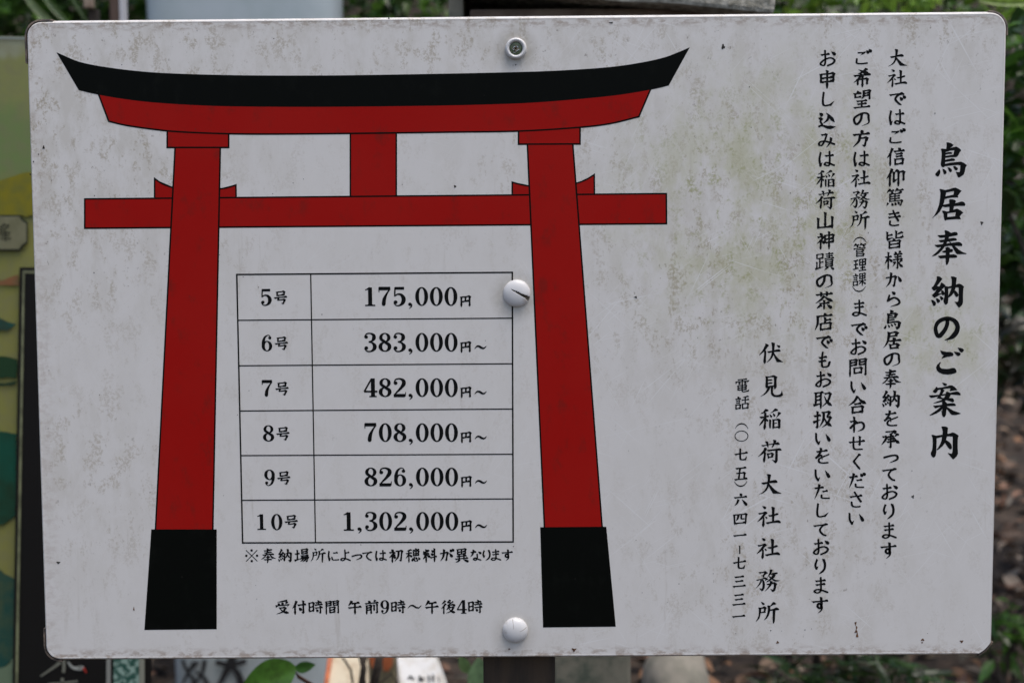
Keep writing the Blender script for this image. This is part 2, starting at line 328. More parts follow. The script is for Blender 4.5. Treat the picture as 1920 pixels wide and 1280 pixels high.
# outlines of the larger brushed characters: origin and unit in photo pixels, then closed outlines
TRACED = {
'鳥': (1745, 260, .625, '47,12 52,11 60,13 69,19 66,23 58,29 60,33 46,33 48,20;30,31 36,30 44,31 45,36 44,60 43,74 43,80 40,86 35,86 31,82 30,76 32,62 33,45 32,36;40,32 58,29 67,26 77,24 86,29 92,35 87,41 83,50 78,55 70,56 60,56 43,58 43,52 50,51 68,48 71,35 60,36 44,41;43,43 50,41 60,40 66,43 63,46 50,47 43,49;42,64 50,62 64,59 71,60 74,65 70,67 58,68 42,71;40,76 60,72 91,69 100,73 109,80 105,86 102,100 99,108 92,113 85,117 82,116 75,99 80,100 86,101 88,96 89,80 80,79 60,81 44,83 38,86;26,91 29,97 29,103 25,112 20,114 14,110 14,105 20,98;35,90 41,92 47,97 48,103 44,107 40,107 37,99;50,86 57,87 63,92 64,98 60,101 57,100 54,96;67,83 73,82 80,87 82,91 79,95 74,95 70,90'),
'居': (1742, 343, .625, '31,19 35,18 50,22 51,32 49,40 45,58 40,72 33,85 24,95 16,101 10,106 9,106 16,97 24,82 30,65 33,45 34,30 33,24;45,22 60,19 72,15 79,14 88,18 98,24 93,29 86,39 88,43 86,44 70,44 56,46 46,49 47,41 60,38 73,35 75,25 65,26 48,30;40,66 60,62 82,60 96,56 102,56 107,60 109,65 107,69 90,69 75,70 60,72 48,73 40,71;61,49 70,49 77,51 81,55 78,60 75,70 72,84 60,86 61,74 61,62 60,52;38,84 44,83 54,86 55,95 55,104 54,110 50,113 46,111 44,102 43,93 40,87;50,86 62,85 74,80 80,78 84,77 92,81 103,89 97,94 92,101 96,108 94,109 75,109 54,111 54,102 78,100 80,88 70,89 52,92'),
'奉': (1742, 424, .625, '25,27 45,26 66,20 77,17 83,18 86,22 86,26 82,28 60,32 40,35 33,35 28,31;28,42 45,40 60,37 74,35 80,36 84,40 82,43 60,46 42,48 35,49 31,46;16,56 40,54 60,51 80,48 89,47 96,50 100,55 98,60 80,59 60,59 40,62 26,64 20,61;46,13 50,12 58,15 66,20 62,28 59,36 54,48 48,60 38,73 30,81 20,88 8,91 10,88 22,78 34,65 43,50 47,36 48,22;56,40 62,46 70,52 80,62 90,71 102,78 113,82 110,84 98,84 84,84 80,80 74,70 66,56;38,75 50,72 60,70 68,68 72,71 71,76 68,78 60,79 48,80 42,79;26,89 45,87 62,85 74,84 82,87 85,91 83,94 75,95 60,95 45,96 34,97 30,94;49,64 56,62 62,65 65,70 62,80 61,95 60,105 57,112 54,116 51,116 50,110 49,95 50,80'),
'納': (1740, 510, .625, '26,14 29,12 36,14 43,20 40,25 33,34 27,42 35,43 33,47 27,52 20,56 16,55 11,49 11,46 16,42 22,31 26,22;38,34 40,31 46,34 53,40 50,44 42,52 36,59 31,63 35,64 40,63 40,66 32,70 24,75 19,77 13,72 12,68 17,64 24,55 32,46 36,40;40,53 46,56 50,62 49,68 44,70 41,67 39,61;49,42 53,42 60,43 61,60 61,80 60,92 56,97 52,98 48,93 46,86 49,75 50,58;50,44 60,44 70,41 83,38 90,35 95,35 102,38 108,43 106,50 105,70 105,90 103,97 98,103 93,107 91,105 85,97 79,88 82,89 89,89 91,85 92,70 92,50 91,46 80,46 62,49 50,50;68,13 76,13 86,16 85,28 83,45 80,56 76,64 70,71 63,76 60,76 62,68 66,60 70,48 71,35 71,22;76,55 82,55 88,61 92,68 90,73 86,75 82,72 78,64;9,83 16,84 22,89 24,94 22,100 18,102 15,100 12,92;23,78 29,79 35,83 37,87 34,91 29,93 26,89;35,72 41,73 46,77 47,80 44,83 40,85 37,81'),
'ご': (1742, 640, .625, '33,26 42,29 52,31 64,31 71,34 74,39 70,44 60,45 50,47 42,50 37,51 40,45 44,42 38,38 35,32;33,61 35,63 32,70 32,76 38,81 52,82 62,81 70,79 76,79 81,84 83,91 80,94 68,98 56,99 42,98 30,93 23,86 21,77 24,70;85,18 94,19 101,21 105,26 102,31 97,33 93,31 89,25;74,30 84,31 92,33 95,38 92,42 87,44 82,41 78,36'),
'案': (1735, 712, .625, '50,8 58,9 65,12 65,15 60,18 56,17 53,13;33,20 36,22 40,27 36,34 32,39 27,39 23,35 23,32 28,27;34,24 50,22 64,19 74,16 80,16 87,20 92,25 96,30 94,31 84,32 73,34 75,25 60,26 44,29 36,31;44,27 52,27 58,31 54,37 50,44 46,50 50,53 62,54 78,54 83,55 86,60 86,65 82,67 74,64 62,60 46,57 35,55 34,54 40,48 43,40 46,32;61,36 66,35 74,38 76,45 72,53 66,59 58,63 48,66 36,69 25,70 24,69 36,64 48,60 56,54 60,46 62,40;10,46 30,45 50,43 76,38 94,34 100,36 105,40 106,45 104,46 80,44 60,46 40,49 24,53 17,54 14,51;23,77 45,75 60,71 80,69 88,70 92,75 90,78 80,78 60,79 46,80 36,83 30,85 27,82;50,66 54,62 60,64 65,70 65,80 63,92 62,104 59,110 56,112 52,110 50,104 49,98 51,88 51,78;50,78 54,80 50,88 44,94 34,100 22,105 13,107 13,105 24,97 36,89 46,80;60,78 65,80 74,86 84,92 96,96 107,100 104,102 92,105 80,105 75,101 70,94 63,86'),
'内': (1735, 790, .625, '18,40 22,39 33,42 34,50 34,65 33,80 33,92 31,102 27,107 24,108 19,104 16,97 17,92 20,86 22,72 22,55 21,47;30,42 45,40 60,38 74,35 82,32 88,34 95,38 100,42 98,48 97,60 97,80 98,96 94,104 88,110 84,113 81,111 74,103 67,94 70,94 79,96 81,92 82,80 82,60 82,45 70,44 50,46 34,50;48,15 56,14 63,15 68,18 67,30 66,40 63,52 58,65 52,73 44,80 37,85 34,85 33,84 38,78 43,70 48,58 51,40 52,30 51,24;60,54 66,57 73,62 78,68 80,76 79,82 74,83 70,80 64,72 58,62'),
'伏': (1418, 636, .4686, '35,17 40,17 47,20 51,24 48,28 43,34 38,42 30,50 21,57 13,64 11,63 18,53 26,42 32,30 36,22;36,43 40,46 40,60 39,75 39,90 37,95 34,98 31,96 28,89 29,78 31,62 31,50;43,48 62,45 75,42 88,39 94,40 97,44 98,48 92,49 75,50 60,52 50,55 46,52;60,12 67,12 75,15 74,24 73,36 72,48 70,60 66,70 58,81 50,87 44,92 41,91 48,84 55,75 60,62 63,45 63,28 61,18;70,50 74,58 80,67 90,78 100,85 108,90 107,91 96,91 82,91 78,83 72,70 68,58;81,22 90,23 96,26 96,30 93,34 89,34 85,29'),
'見': (1418, 696, .4686, '36,19 46,20 47,30 47,50 47,58 46,65 42,67 38,65 36,60 37,45 38,30;40,20 55,19 66,15 72,15 80,19 85,22 82,28 81,40 82,62 78,68 74,72 71,69 70,60 71,40 70,24 60,23 46,25;46,33 55,31 62,31 65,35 60,37 46,38;46,46 55,43 62,43 66,46 62,49 46,51;45,58 60,56 72,55 74,61 60,63 46,65;46,62 56,62 56,68 50,78 42,87 32,94 18,100 17,99 26,93 36,83 42,72;58,62 68,62 67,75 67,84 72,92 80,94 90,93 96,90 100,84 102,75 104,80 107,93 106,96 98,101 85,103 72,102 62,96 58,88 58,75'),
'稲': (1418, 757, .4686, '34,21 37,19 44,21 50,25 48,29 40,30 34,34 26,38 18,39 18,37 28,31;12,50 30,49 40,46 49,45 52,50 48,52 35,54 26,57 19,58 15,55;31,34 38,33 41,38 41,50 40,65 39,80 39,93 36,100 32,103 29,98 28,91 31,78 32,60;30,56 34,58 31,66 26,75 19,82 12,87 11,86 16,76 23,65;38,56 44,60 49,65 47,70 43,70 39,66;72,20 76,17 82,19 88,24 85,27 75,29 66,33 58,36 56,35 64,30;52,40 58,43 64,48 63,54 59,55 56,51;66,36 73,40 77,45 75,50 71,51 68,46;86,31 94,32 100,36 96,41 90,46 84,52 80,57 79,56 83,48 86,40;51,61 58,62 60,65 59,80 59,94 56,98 53,96 51,88;63,60 68,61 73,64 73,80 72,95 68,100 64,96 64,85 65,70;66,61 78,60 86,58 92,59 98,63 97,72 97,95 91,99 87,96 87,80 86,66 78,65 68,67;72,76 80,74 84,76 80,78 72,79;70,91 88,89 90,94 70,96'),
'荷': (1418, 816, .4686, '20,38 38,37 55,33 75,29 86,26 92,29 95,35 92,37 75,36 60,36 40,40 28,44 23,42;35,23 42,23 48,25 49,35 49,46 46,47 43,42 40,33;67,17 74,17 81,20 79,27 74,36 68,45 63,49 61,48 65,38 69,28;31,49 38,48 44,52 41,58 36,66 26,74 16,80 8,85 7,84 16,74 25,63 30,55;35,64 39,68 38,80 37,95 35,104 32,108 29,106 26,97 29,85 31,70;42,57 60,55 80,52 92,50 98,52 102,57 100,60 85,60 65,61 48,64 45,61;41,71 47,71 50,74 51,85 51,90 49,93 46,92 45,82;46,71 55,70 62,67 68,70 72,74 69,79 68,86 68,88 60,88 50,90 50,84 59,83 60,74 50,76;76,58 86,58 86,75 86,98 83,106 78,111 73,108 68,102 62,97 64,96 74,100 75,95 76,80'),
'大': (1414, 877, .4686, '28,58 50,55 66,50 80,47 86,47 92,51 94,56 91,59 75,59 60,60 46,64 36,66 32,63;50,24 57,23 65,25 68,28 66,36 64,48 61,62 57,78 50,89 42,96 32,101 20,105 20,104 32,97 42,88 49,76 52,62 54,45 54,33 52,28;58,58 64,66 72,75 82,85 95,94 109,100 108,102 92,102 77,102 73,98 66,86 58,72'),
'社': (1414, 938, .4686, '32,21 42,22 48,25 49,29 46,33 41,34 37,30;16,49 30,48 38,45 43,42 48,43 54,48 52,52 46,56 40,65 32,73 22,80 14,85 12,85 18,77 26,67 34,56 38,51 28,54 22,56 19,54;36,66 41,67 42,80 42,97 39,103 37,106 34,104 31,98 33,85;43,63 49,64 54,68 53,71 49,73 46,69;56,58 70,56 82,53 90,49 96,50 98,54 95,57 84,60 72,63 62,64 58,61;68,24 75,24 83,28 82,40 81,60 80,82 72,84 71,60 71,40 70,32;45,87 60,84 80,80 95,77 100,78 106,83 107,88 104,90 90,88 75,89 62,91 55,94 50,92'),
'務': (1412, 1058, .4686, '22,29 38,28 48,24 54,27 60,33 54,36 48,40 45,45 45,50 41,51 36,44 32,41 38,42 43,36 44,31 34,33 28,36;12,60 30,56 45,51 50,50 56,53 62,58 54,61 47,65 48,59 50,57 42,57 30,60 18,64 13,62;36,58 42,60 46,68 48,80 46,93 42,101 36,106 32,103 25,94 26,93 34,96 37,90 38,78;30,60 37,60 34,70 28,79 20,87 12,95 11,94 18,84 25,73;67,19 73,18 79,22 75,29 70,38 62,46 57,52 56,51 61,42 66,30;68,35 80,32 90,30 97,30 99,34 96,37 84,38 72,40;78,36 86,36 91,40 86,50 77,58 66,65 54,70 52,69 62,60 72,50 77,42;64,44 70,47 78,54 90,60 108,63 104,65 90,67 82,64 72,56 63,48;53,76 66,74 78,72 82,69 86,68 92,72 97,77 93,83 92,92 89,102 84,107 79,109 76,107 69,97 70,96 78,99 82,94 83,77 72,77 60,81 56,80;67,64 73,64 80,68 76,76 70,86 62,94 54,101 48,106 47,105 55,95 62,84 67,72'),
'所': (1412, 1118, .4686, '31,20 38,21 45,25 47,30 43,33 40,33 36,29;20,43 28,42 33,46 32,60 29,74 25,87 18,94 11,100 11,98 17,88 22,75 23,60 23,50;28,43 38,41 44,37 48,38 55,44 52,50 50,57 49,60 52,63 48,64 38,64 30,66 30,61 42,58 44,47 38,47 30,50;78,22 82,20 88,23 94,28 88,31 80,33 72,37 66,40 66,37 72,31;56,35 64,34 69,36 69,50 67,62 63,75 56,85 46,93 44,94 44,92 52,80 57,65 59,50 58,40;66,50 80,48 90,43 94,42 101,45 105,50 103,53 92,54 78,55 66,57;78,50 90,50 89,65 88,85 87,98 84,105 81,108 79,104 78,90'),
}
TRACED = {c: (ox, oy, u, [[tuple(map(float, p.split(','))) for p in q.split()] for q in d.split(';')]) for c, (ox, oy, u, d) in TRACED.items()}
KANA = 'のごではきからをっておりまどいわせくださしみもたによがなす'
def parse(s):
    out = []
    toks = s.split(); i = 0; cur = None
    for tk in toks:
        if tk[0].isalpha():
            if cur: out.append(cur)
            cur = [tk[0], tk[1:]]
        else: cur[1] += tk
    out.append(cur)
    res = []
    for ty, d in out:
        assert len(d) % 4 == 0, (s, d)
        res.append((ty, [(int(d[i:i+2]), int(d[i+2:i+4])) for i in range(0, len(d), 4)]))
    return res
def smooth_pts(P, n=6):
    if len(P) < 3: return [P[0]+(P[1]-P[0])*k/n for k in range(n+1)]
    Q = [P[0]*2-P[1]]+P+[P[-1]*2-P[-2]]; o = []
    for i in range(1, len(Q)-2):
        for k in range(n):
            t = k/n; a, b, c, d = Q[i-1:i+3]
            o.append(.5*((2*b)+(c-a)*t+(2*a-5*b+4*c-d)*t*t+(3*b-a-3*c+d)*t**3))
    o.append(P[-1]); return o
class Ink:
    def __init__(s): s.V = []; s.F = []; s.n = 0
    def _y(s): s.n += 1; return -.00009-(s.n % 40)*8e-7
    def ribbon(s, P, W, M):
        y = s._y(); b = len(s.V); k = len(P)
        for i in range(k):
            d = P[min(i+1, k-1)]-P[max(i-1, 0)]; L = np.hypot(*d) or 1; nn = np.array((-d[1], d[0]))/L*W[i]/2
            for q in (P[i]+nn, P[i]-nn):
                x, z = M(q); s.V.append((x, y, z))
        for i in range(k-1): s.F.append((b+2*i, b+2*i+1, b+2*i+3, b+2*i+2))
    def poly(s, pts, M):
        y = s._y(); b = len(s.V); Q = [M(np.array(q, float)) for q in pts]
        for x, z in Q: s.V.append((x, y, z))
        for t in tessellate_polygon([[Vector((x, z, 0)) for x, z in Q]]): s.F.append(tuple(b+k for k in t))
    def traced(s, ch, px=None, py=None, size=None, seam=0):
        ox, oy, u, polys = TRACED[ch]; xs_ = [p[0] for q in polys for p in q]; ys_ = [p[1] for q in polys for p in q]
        cx, cy = (min(xs_)+max(xs_))/2*u+ox, (min(ys_)+max(ys_))/2*u+oy
        if px is None: px, py, size = cx, cy, 1.
        def M(q): x, z = B(px+(q[0]*u+ox-cx)*size, py+(q[1]*u+oy-cy)*size); return (x, z-SZ)
        for q in polys: s.poly(q, M)
    def disc(s, c, r, M, n=10, sq=1.0, rot=0.0):
        y = s._y(); b = len(s.V)
        for j in range(n):
            t = 2*math.pi*j/n; u = np.array((math.cos(t)*r, math.sin(t)*r*sq))
            u = np.array((u[0]*math.cos(rot)-u[1]*math.sin(rot), u[0]*math.sin(rot)+u[1]*math.cos(rot)))
            x, z = M(c+u); s.V.append((x, y, z))
        s.F.append(tuple(range(b, b+n)))
    def ring(s, c, ro, ri, M, n=28):
        y = s._y(); b = len(s.V)
        for j in range(n):
            t = 2*math.pi*j/n
            for r in (ro, ri):
                x, z = M(np.array(c)+np.array((math.cos(t)*r[0], math.sin(t)*r[1]))); s.V.append((x, y, z))
        for j in range(n):
            a, c2 = b+2*j, b+2*((j+1) % n); s.F.append((a, a+1, c2+1, c2))
    def stroke(s, ty, pts, Wt, M, sh):
        Wt = Wt*1.29
        P = [np.array((x, 50+(y-50)*.93-(x-50)*sh), float) for x, y in pts]
        def base(d):
            L = np.hypot(*d) or 1; return Wt*(.62+.38*abs(d[1])/L)
        W = Wt
        def vhead(a, dx=0.):
            s.poly([a+np.array(q)*W for q in ((-.72, -.20), (-.25, -.24), (.25, -.08), (.62, .22), (.48, .75), (-.46, .75), (-.52, .2))], M)
        if ty in 'hvkg':
            segs = list(zip(P[:-1], P[1:])); ns = len(segs)
            for i, (a, b) in enumerate(segs):
                d = b-a; L = np.hypot(*d) or 1; u = d/L; last = i == ns-1
                hz = d[0] > 0 and abs(d[0]) > abs(d[1])*1.3; hook = ty == 'g' and last
                if hook:
                    if d[0] < 0: s.poly([a+np.array((.5*W, -.55*W)), a+np.array((.40*W, .05*W)), a+np.array((-.12*W, .50*W)), b, a+np.array((-.50*W, -.38*W))], M)
                    else: s.ribbon([a+d*k/5 for k in range(6)], [W*1.0*(1-k/5)**.8+.8 for k in range(6)], M); s.disc(a, W*.5, M)
                    continue
                if hz:
                    up = np.array((u[1], -u[0])); e = min(1.0, L/(3.4*W))      # u rotated: 'up' on the page
                    if up[1] > 0: up = -up
                    top = [(0, .34), (L*.5, .31)]; bot = [(L*.5, -.31)]
                    if last: top += [(L-1.5*W*e, .34), (L-.85*W*e, .66), (L-.30*W*e, .58), (L+.05*W, .12)]; bot = [(L+.02*W, -.36), (L-.25*W*e, -.42)]+bot
                    else: top += [(L, .3)]; bot = [(L, -.3)]+bot
                    if i == 0 and ty == 'h' or i == 0 and ns == 1: top[0] = (-.10*W, .34); bot += [(1.25*W*e, -.36), (.75*W*e, -.58), (.40*W*e, -.42)]
                    else: bot += [(0, -.3)]
                    s.poly([a+u*x+up*y*W for x, y in top+bot], M)
                else:
                    down = abs(d[1]) > abs(d[0])*.8
                    n = 6; f = [1.02-.20*math.sin(math.pi*k/n) for k in range(n+1)]
                    if down and last and ty in 'vk': f[-1] = .62; f[-2] = 1.05; s.disc(b, W*.34, M, 9)
                    s.ribbon([a+d*k/n for k in range(n+1)], [W*q*(1 if down else .8) for q in f], M)
                    if i == 0 and down: vhead(a)
                    if not down and last: s.disc(b, W*.45, M, 9)
                if i > 0 and not hz and P[i-1][0] < a[0]-2*W and d[1] > 0:     # shoulder of a turning stroke
                    s.poly([a+np.array(q)*W for q in ((-1.5, -.28+.15), (-.55, -.52), (-.15, -.56), (.35, -.28), (.86, .12), (.55, .62), (.46, 1.2), (-.46, 1.2), (-.52, .3), (-1.4, .36))], M)
                elif i > 0: s.disc(a, W*.45, M, 9)
            return
        if ty == 'u':
            Q = smooth_pts(P[:-1]) if len(P) > 3 else smooth_pts(P[:-1], 6)
            k = len(Q)
            Wd = [base(Q[min(i+1, k-1)]-Q[max(i-1, 0)])*(.92+.16*i/k) for i in range(k)]
            s.ribbon(Q, Wd, M); s.disc(Q[0]+np.array((0, .1*Wt)), Wt*.55, M, 9, .62, .55); s.disc(Q[-1], Wt*.54, M)
            a, b = P[-2], P[-1]; s.ribbon([a+(b-a)*j/5 for j in range(6)], [Wt*.98*(1-j/5)**.8+.6 for j in range(6)], M)
            return
        Q = smooth_pts(P); k = len(Q); Wd = []
        for i in range(k):
            t = i/(k-1); w = base(Q[min(i+1, k-1)]-Q[max(i-1, 0)])
            if ty == 'p': w = Wt*.5*.5+w*.75; ts = .55 if len(P) <= 3 else .80; f = (1.10-.22*t/ts*.55 if t < ts else .98*max(0, (1-t)/(1-ts))**.75)+.05
            elif ty == 't': w = Wt; f = 1.2*(1-t)**.8+.08
            elif ty == 'n': w = Wt; f = .34+1.15*(t/.76)**1.3 if t < .76 else 1.49*((1-t)/.24)**.85+.05
            elif ty == 'd': w = Wt; f = .12+1.30*min(1, t/.72)
            else: f = .85+.25*t
            Wd.append(w*f)
        s.ribbon(Q, Wd, M)
        if ty in 'pt' and k > 1 and (Q[1]-Q[0])[1] > abs((Q[1]-Q[0])[0])*.3: vhead(Q[0])
        if ty == 'd': s.disc(Q[-1], Wd[-1]*.5, M, 10)
        if ty == 'c': s.disc(Q[0], Wd[0]*.55, M, 9); s.disc(Q[-1], Wd[-1]*.52, M, 9)
    def glyph(s, ch, px, py, size, wt, sh=.085):
        """ch centred on photo pixel (px, py), em = size pixels, wt = stroke weight in % of em"""
        x0, z0 = B(px, py); x1, _ = B(px+10, py); k = (x1-x0)/10*size/100
        M = lambda q: (x0+(q[0]-50)*k, z0-SZ-(q[1]-50)*k)
        if ch in '奉納鳥居': return s.traced(ch, px, py, size/65)
        if ch in '大社務所稲荷' and wt < 12: return s.traced(ch, px, py, size/43)
        if ch in '0123456789,': return s.digit(ch, M)
        if ch == '（': s.arc(((6, 74), (26, 50), (50, 42), (74, 50), (94, 74)), wt*.9, M); return
        if ch == '）': s.arc(((6, 26), (26, 50), (50, 58), (74, 50), (94, 26)), wt*.9, M); return
        if ch == '〇': s.ring((50, 50), (46, 37), (46-wt*.55, 37-wt*.55), M); return
        if ch == '｜': s.ribbon([np.array((50, 22.)), np.array((50, 78.))], [wt*.9]*2, M); return
        if ch == '〜': s.arc(((4, 60), (22, 42), (40, 42), (60, 54), (78, 56), (96, 40)), wt*1.15, M); return
        if ch == '※':
            for a, b in (((12, 12), (88, 88)), ((88, 12), (12, 88))): s.ribbon([np.array(a, float), np.array(b, float)], [wt*.5]*2, M)
            for c in ((50, 14), (50, 86), (14, 50), (86, 50)): s.disc(np.array(c, float), 8.5, M)
            return
        ps = parse(CH[ch]); kana = ch in KANA
        w2 = wt*(1.0 if kana else max(.60, min(1.08, 1.11-.031*(len(ps)-4))))
        for ty, pts in ps: s.stroke(ty, pts, w2, M, .05 if kana else sh)
    def arc(s, pts, w, M):
        Q = smooth_pts([np.array(p, float) for p in pts]); k = len(Q)
        s.ribbon(Q, [w*(.25+.75*math.sin(math.pi*min(1, max(0, i/(k-1))))) for i in range(k)], M)
    def digit(s, ch, M):
        M1 = M; M = lambda q: M1(np.array((50+(q[0]-50)*1.07, q[1])))
        rb = lambda *a: s.ribbon(*(lambda Q: ([q[:2] for q in Q], [q[2]*1.12+.8 for q in Q]))(smooth_pts([np.array(q, float) for q in a])), M)
        st = lambda *a: s.ribbon([np.array(q[:2], float) for q in a], [q[2]*1.12+.6 for q in a], M)
        dc = lambda x, y, r: s.disc(np.array((x, y), float), r, M, 12)
        if ch == '0': s.ring((50, 50), (32, 50), (13.2, 43.8), M)
        if ch == '1': st((50, 2, 17), (50, 98, 17)); st((26, 16, 3), (50, 5, 10)); st((26, 14.5, 4), (46, 10, 6)); st((25, 97, 6), (75, 97, 6)); st((38, 93, 3), (62, 93, 3))
        if ch == '2':
            dc(30, 26, 9.5); rb((22, 26, 4), (30, 8, 6), (50, 3, 7), (68, 13, 14), (70, 30, 17), (56, 52, 12), (34, 76, 7), (21, 93, 6))
            st((20, 92, 15), (76, 92, 15)); st((77, 96, 4), (79, 74, 3))
        if ch == '3':
            dc(30, 22, 9); rb((22, 22, 4), (32, 6, 6), (50, 3, 6), (66, 12, 13), (68, 28, 16), (58, 43, 8), (42, 47, 5))
            rb((42, 48, 5), (60, 53, 8), (71, 68, 16), (69, 84, 15), (54, 97, 7), (34, 97, 6), (21, 82, 4)); dc(30, 80, 9.5)
        if ch == '4':
            st((62, 1, 17), (62, 98, 17)); st((56, 2, 7), (19, 71, 7)); st((18, 71, 8), (84, 71, 8)); st((44, 97, 6), (80, 97, 6))
        if ch == '5':
            st((28, 7, 13), (74, 7, 13)); st((29, 2, 6), (27, 50, 6)); rb((27, 48, 5), (42, 38, 7), (60, 42, 12), (71, 62, 18), (66, 84, 15), (50, 97, 7), (34, 97, 5), (22, 84, 4)); dc(31, 80, 10)
        if ch in '69':
            M0 = M
            if ch == '9': M = lambda q: M0(np.array((100-q[0], 100-q[1])))
            s.ring((50, 68), (30, 32), (11.8, 26), M)
            s.ribbon(*(lambda Q: ([q[:2] for q in Q], [q[2] for q in Q]))(smooth_pts([np.array(q, float) for q in ((29, 66, 16), (30, 42, 17), (38, 16, 12), (54, 3, 6), (66, 6, 5), (74, 18, 3))])), M)
            s.disc(np.array((67., 19.)), 9, M, 12)
        if ch == '7':
            st((22, 8, 16), (78, 8, 16)); st((22, 2, 5), (22, 28, 3)); rb((77, 10, 5), (60, 36, 8), (48, 64, 15), (44, 92, 17)); dc(44.5, 92, 8.5)
        if ch == '8':
            s.ring((50, 25), (28, 25), (11.5, 19), M); s.ring((50, 73), (32, 27), (13.2, 20.5), M); st((32, 34, 12), (68, 62, 13))
        if ch == ',':
            dc(42, 91, 9); rb((49, 90, 7), (49, 102, 6), (38, 114, 2))
    def build(s, name, parent, mat=None, label=None):
        o = mesh(name, s.V, s.F, (mat or M_ink,), parent)
        if label: o['label'] = label
        return o

# ---------------------------------------------------------------- the sign
sign = thing('notice_sign', 'white enamelled notice board printed with a red shrine gate, price table and Japanese text', 'sign', (0, 0, SZ))
Cn = [B(46.5, 38.5), B(1890.5, 20.5), B(1861, 1228.5), B(84, 1238.5)]      # TL TR BR BL
Cn = [Vector((x, z-SZ)) for x, z in Cn]
rads = [.0098, .0105, .0085, .0098]
def rounded(inset):
    out = []
    cen = sum(Cn, Vector((0, 0)))/4
    for i in range(4):
        p, a, b = Cn[i], Cn[i-1], Cn[(i+1) % 4]
        da = (a-p).normalized(); db = (b-p).normalized(); r = rads[i]; n = 8
        pi = p+(da+db)*inset; r2 = r-inset
        for k in range(n+1):
            t = k/n
            if i == 2: q = (pi+da*r2)*(1-t)+(pi+db*r2)*t+(-(da+db))*math.sin(math.pi*t)*r2*.06     # clipped corner
            else:
                c = pi+(da+db)*r2; ang = t*math.pi/2
                q = c-db*r2*math.cos(ang)-da*r2*math.sin(ang)
                q = c+(-db)*r2*math.cos(ang)+(-da)*r2*math.sin(ang)
            out.append(q)
    return out
V = []; F = []
prof = [(.0026, 0), (.0021, -.00009), (.0016, -.00010), (.0012, .0003), (0, .0030), (0, .013), (.0012, .0132), (.0012, .003)]
L = None
for ins, y in prof:
    lp = rounded(ins); N = len(lp); b = len(V); V += [(q.x, y, q.y) for q in lp]
    if L is not None:
        F += [(L+j, L+(j+1) % N, b+(j+1) % N, b+j) for j in range(N)]
    else: F.append(tuple(range(N-1, -1, -1)))
    L = b
F.append(tuple(L+j for j in range(N)))
panel = mesh('panel', V, F, (M_white,), sign, smooth=True)
bmm = bmesh.new(); bmm.from_mesh(panel.data); bmesh.ops.recalc_face_normals(bmm, faces=bmm.faces)
for f in bmm.faces: f.smooth = len(f.verts) == 4
for e in bmm.edges:
    if any(len(f.verts) > 4 for f in e.link_faces): e.smooth = False
bmm.to_mesh(panel.data); bmm.free()
# dark corner pieces of the folded edge
lp = rounded(-.0006); lq = rounded(.0004)
def corner_band(i0, i1, ext_a, ext_b, th):
    idx = list(range(i0, i1+1)); P = [lp[j] for j in idx]; Q = [lq[j] for j in idx]
    da = (Cn[(i0//9)-1]-Cn[i0//9]).normalized(); db = (Cn[(i0//9+1) % 4]-Cn[i0//9]).normalized()
    P = [P[0]+da*ext_a]+P+[P[-1]+db*ext_b]; Q = [Q[0]+da*ext_a]+Q+[Q[-1]+db*ext_b]
    V = []; F = []
    for p, q in zip(P, Q): V += [(p.x, .0006-th, p.y), (q.x, .0004-th, q.y), (p.x, .0125, p.y), (q.x, .0125, q.y)]
    for j in range(len(P)-1):
        a, b = 4*j, 4*j+4; F += [(a, a+1, b+1, b), (a+2, a, b, b+2), (a+1, a+3, b+3, b+1)]
    F += [(0, 2, 3, 1), (4*len(P)-4, 4*len(P)-3, 4*len(P)-1, 4*len(P)-2)]
    return mesh('corner_piece', V, F, (M_band,), panel)
corner_band(0, 8, .016, .007, .0002); corner_band(9, 17, .001, .004, -.0006); corner_band(18, 26, .0, .0, .0); corner_band(27, 35, .001, .011, .0001)

# painted layers
def poly(name, pts, y, mat, parent):
    V = [(x, y, z) for x, z in pts]
    bm = bmesh.new(); vs = [bm.verts.new(v) for v in V]; f = bm.faces.new(vs)
    bmesh.ops.triangulate(bm, faces=[f]); 
    for f in bm.faces:
        if f.normal.y > 0: f.normal_flip()
    return bm
def loc(pts): return [(x, z-SZ) for x, z in (B(*p) for p in pts)]
def inset(P, d):
    A = sum(P[i-1][0]*P[i][1]-P[i][0]*P[i-1][1] for i in range(len(P))); sg = 1 if A > 0 else -1
    o = []; n = len(P)
    for i in range(n):
        a, p, b = Vector(P[i-1]), Vector(P[i]), Vector(P[(i+1) % n])
        e1 = (p-a).normalized(); e2 = (b-p).normalized(); n1 = Vector((-e1.y, e1.x))*sg; n2 = Vector((-e2.y, e2.x))*sg
        m = (n1+n2); m = m/max(.35, m.length_squared/2)/1.0
        o.append(tuple(p+m*d))
    return o
def curve(pts, n=5): return [tuple(q) for q in smooth_pts([np.array(p, float) for p in pts], n)]
outline = bmesh.new()
def add_out(P, y):
    b = poly('', P, y, None, None)
    me = bpy.data.meshes.new('tmp'); b.to_mesh(me); b.free(); outline.from_mesh(me); bpy.data.meshes.remove(me)
shapes = []
def shape(name, px, L, red=True, lw=1.55):
    P = loc(px); y = -.00003-L*.000018; k = lw*.00033
    if red:
        add_out(inset(P, -k), y); shapes.append((name, inset(P, k), y-.000008))
    else: shapes.append((name, P, y))
bot_r = curve([(204, 227.7), (235, 235), (285, 242.3), (336, 247.4), (426, 251), (520, 251.6), (640, 250.6), (760, 249.2), (841, 248), (976, 246), (1087, 239), (1144, 232), (1197.8, 219)])
shape('red_beam', [(183, 172)]+bot_r+[(1220.5, 166)]+[(1100, 170), (640, 180), (300, 176)], 3)
shape('pillar_cap_print', [(313.6, 240), (428.8, 244), (428.8, 276.8), (313.6, 276.8)], 2)
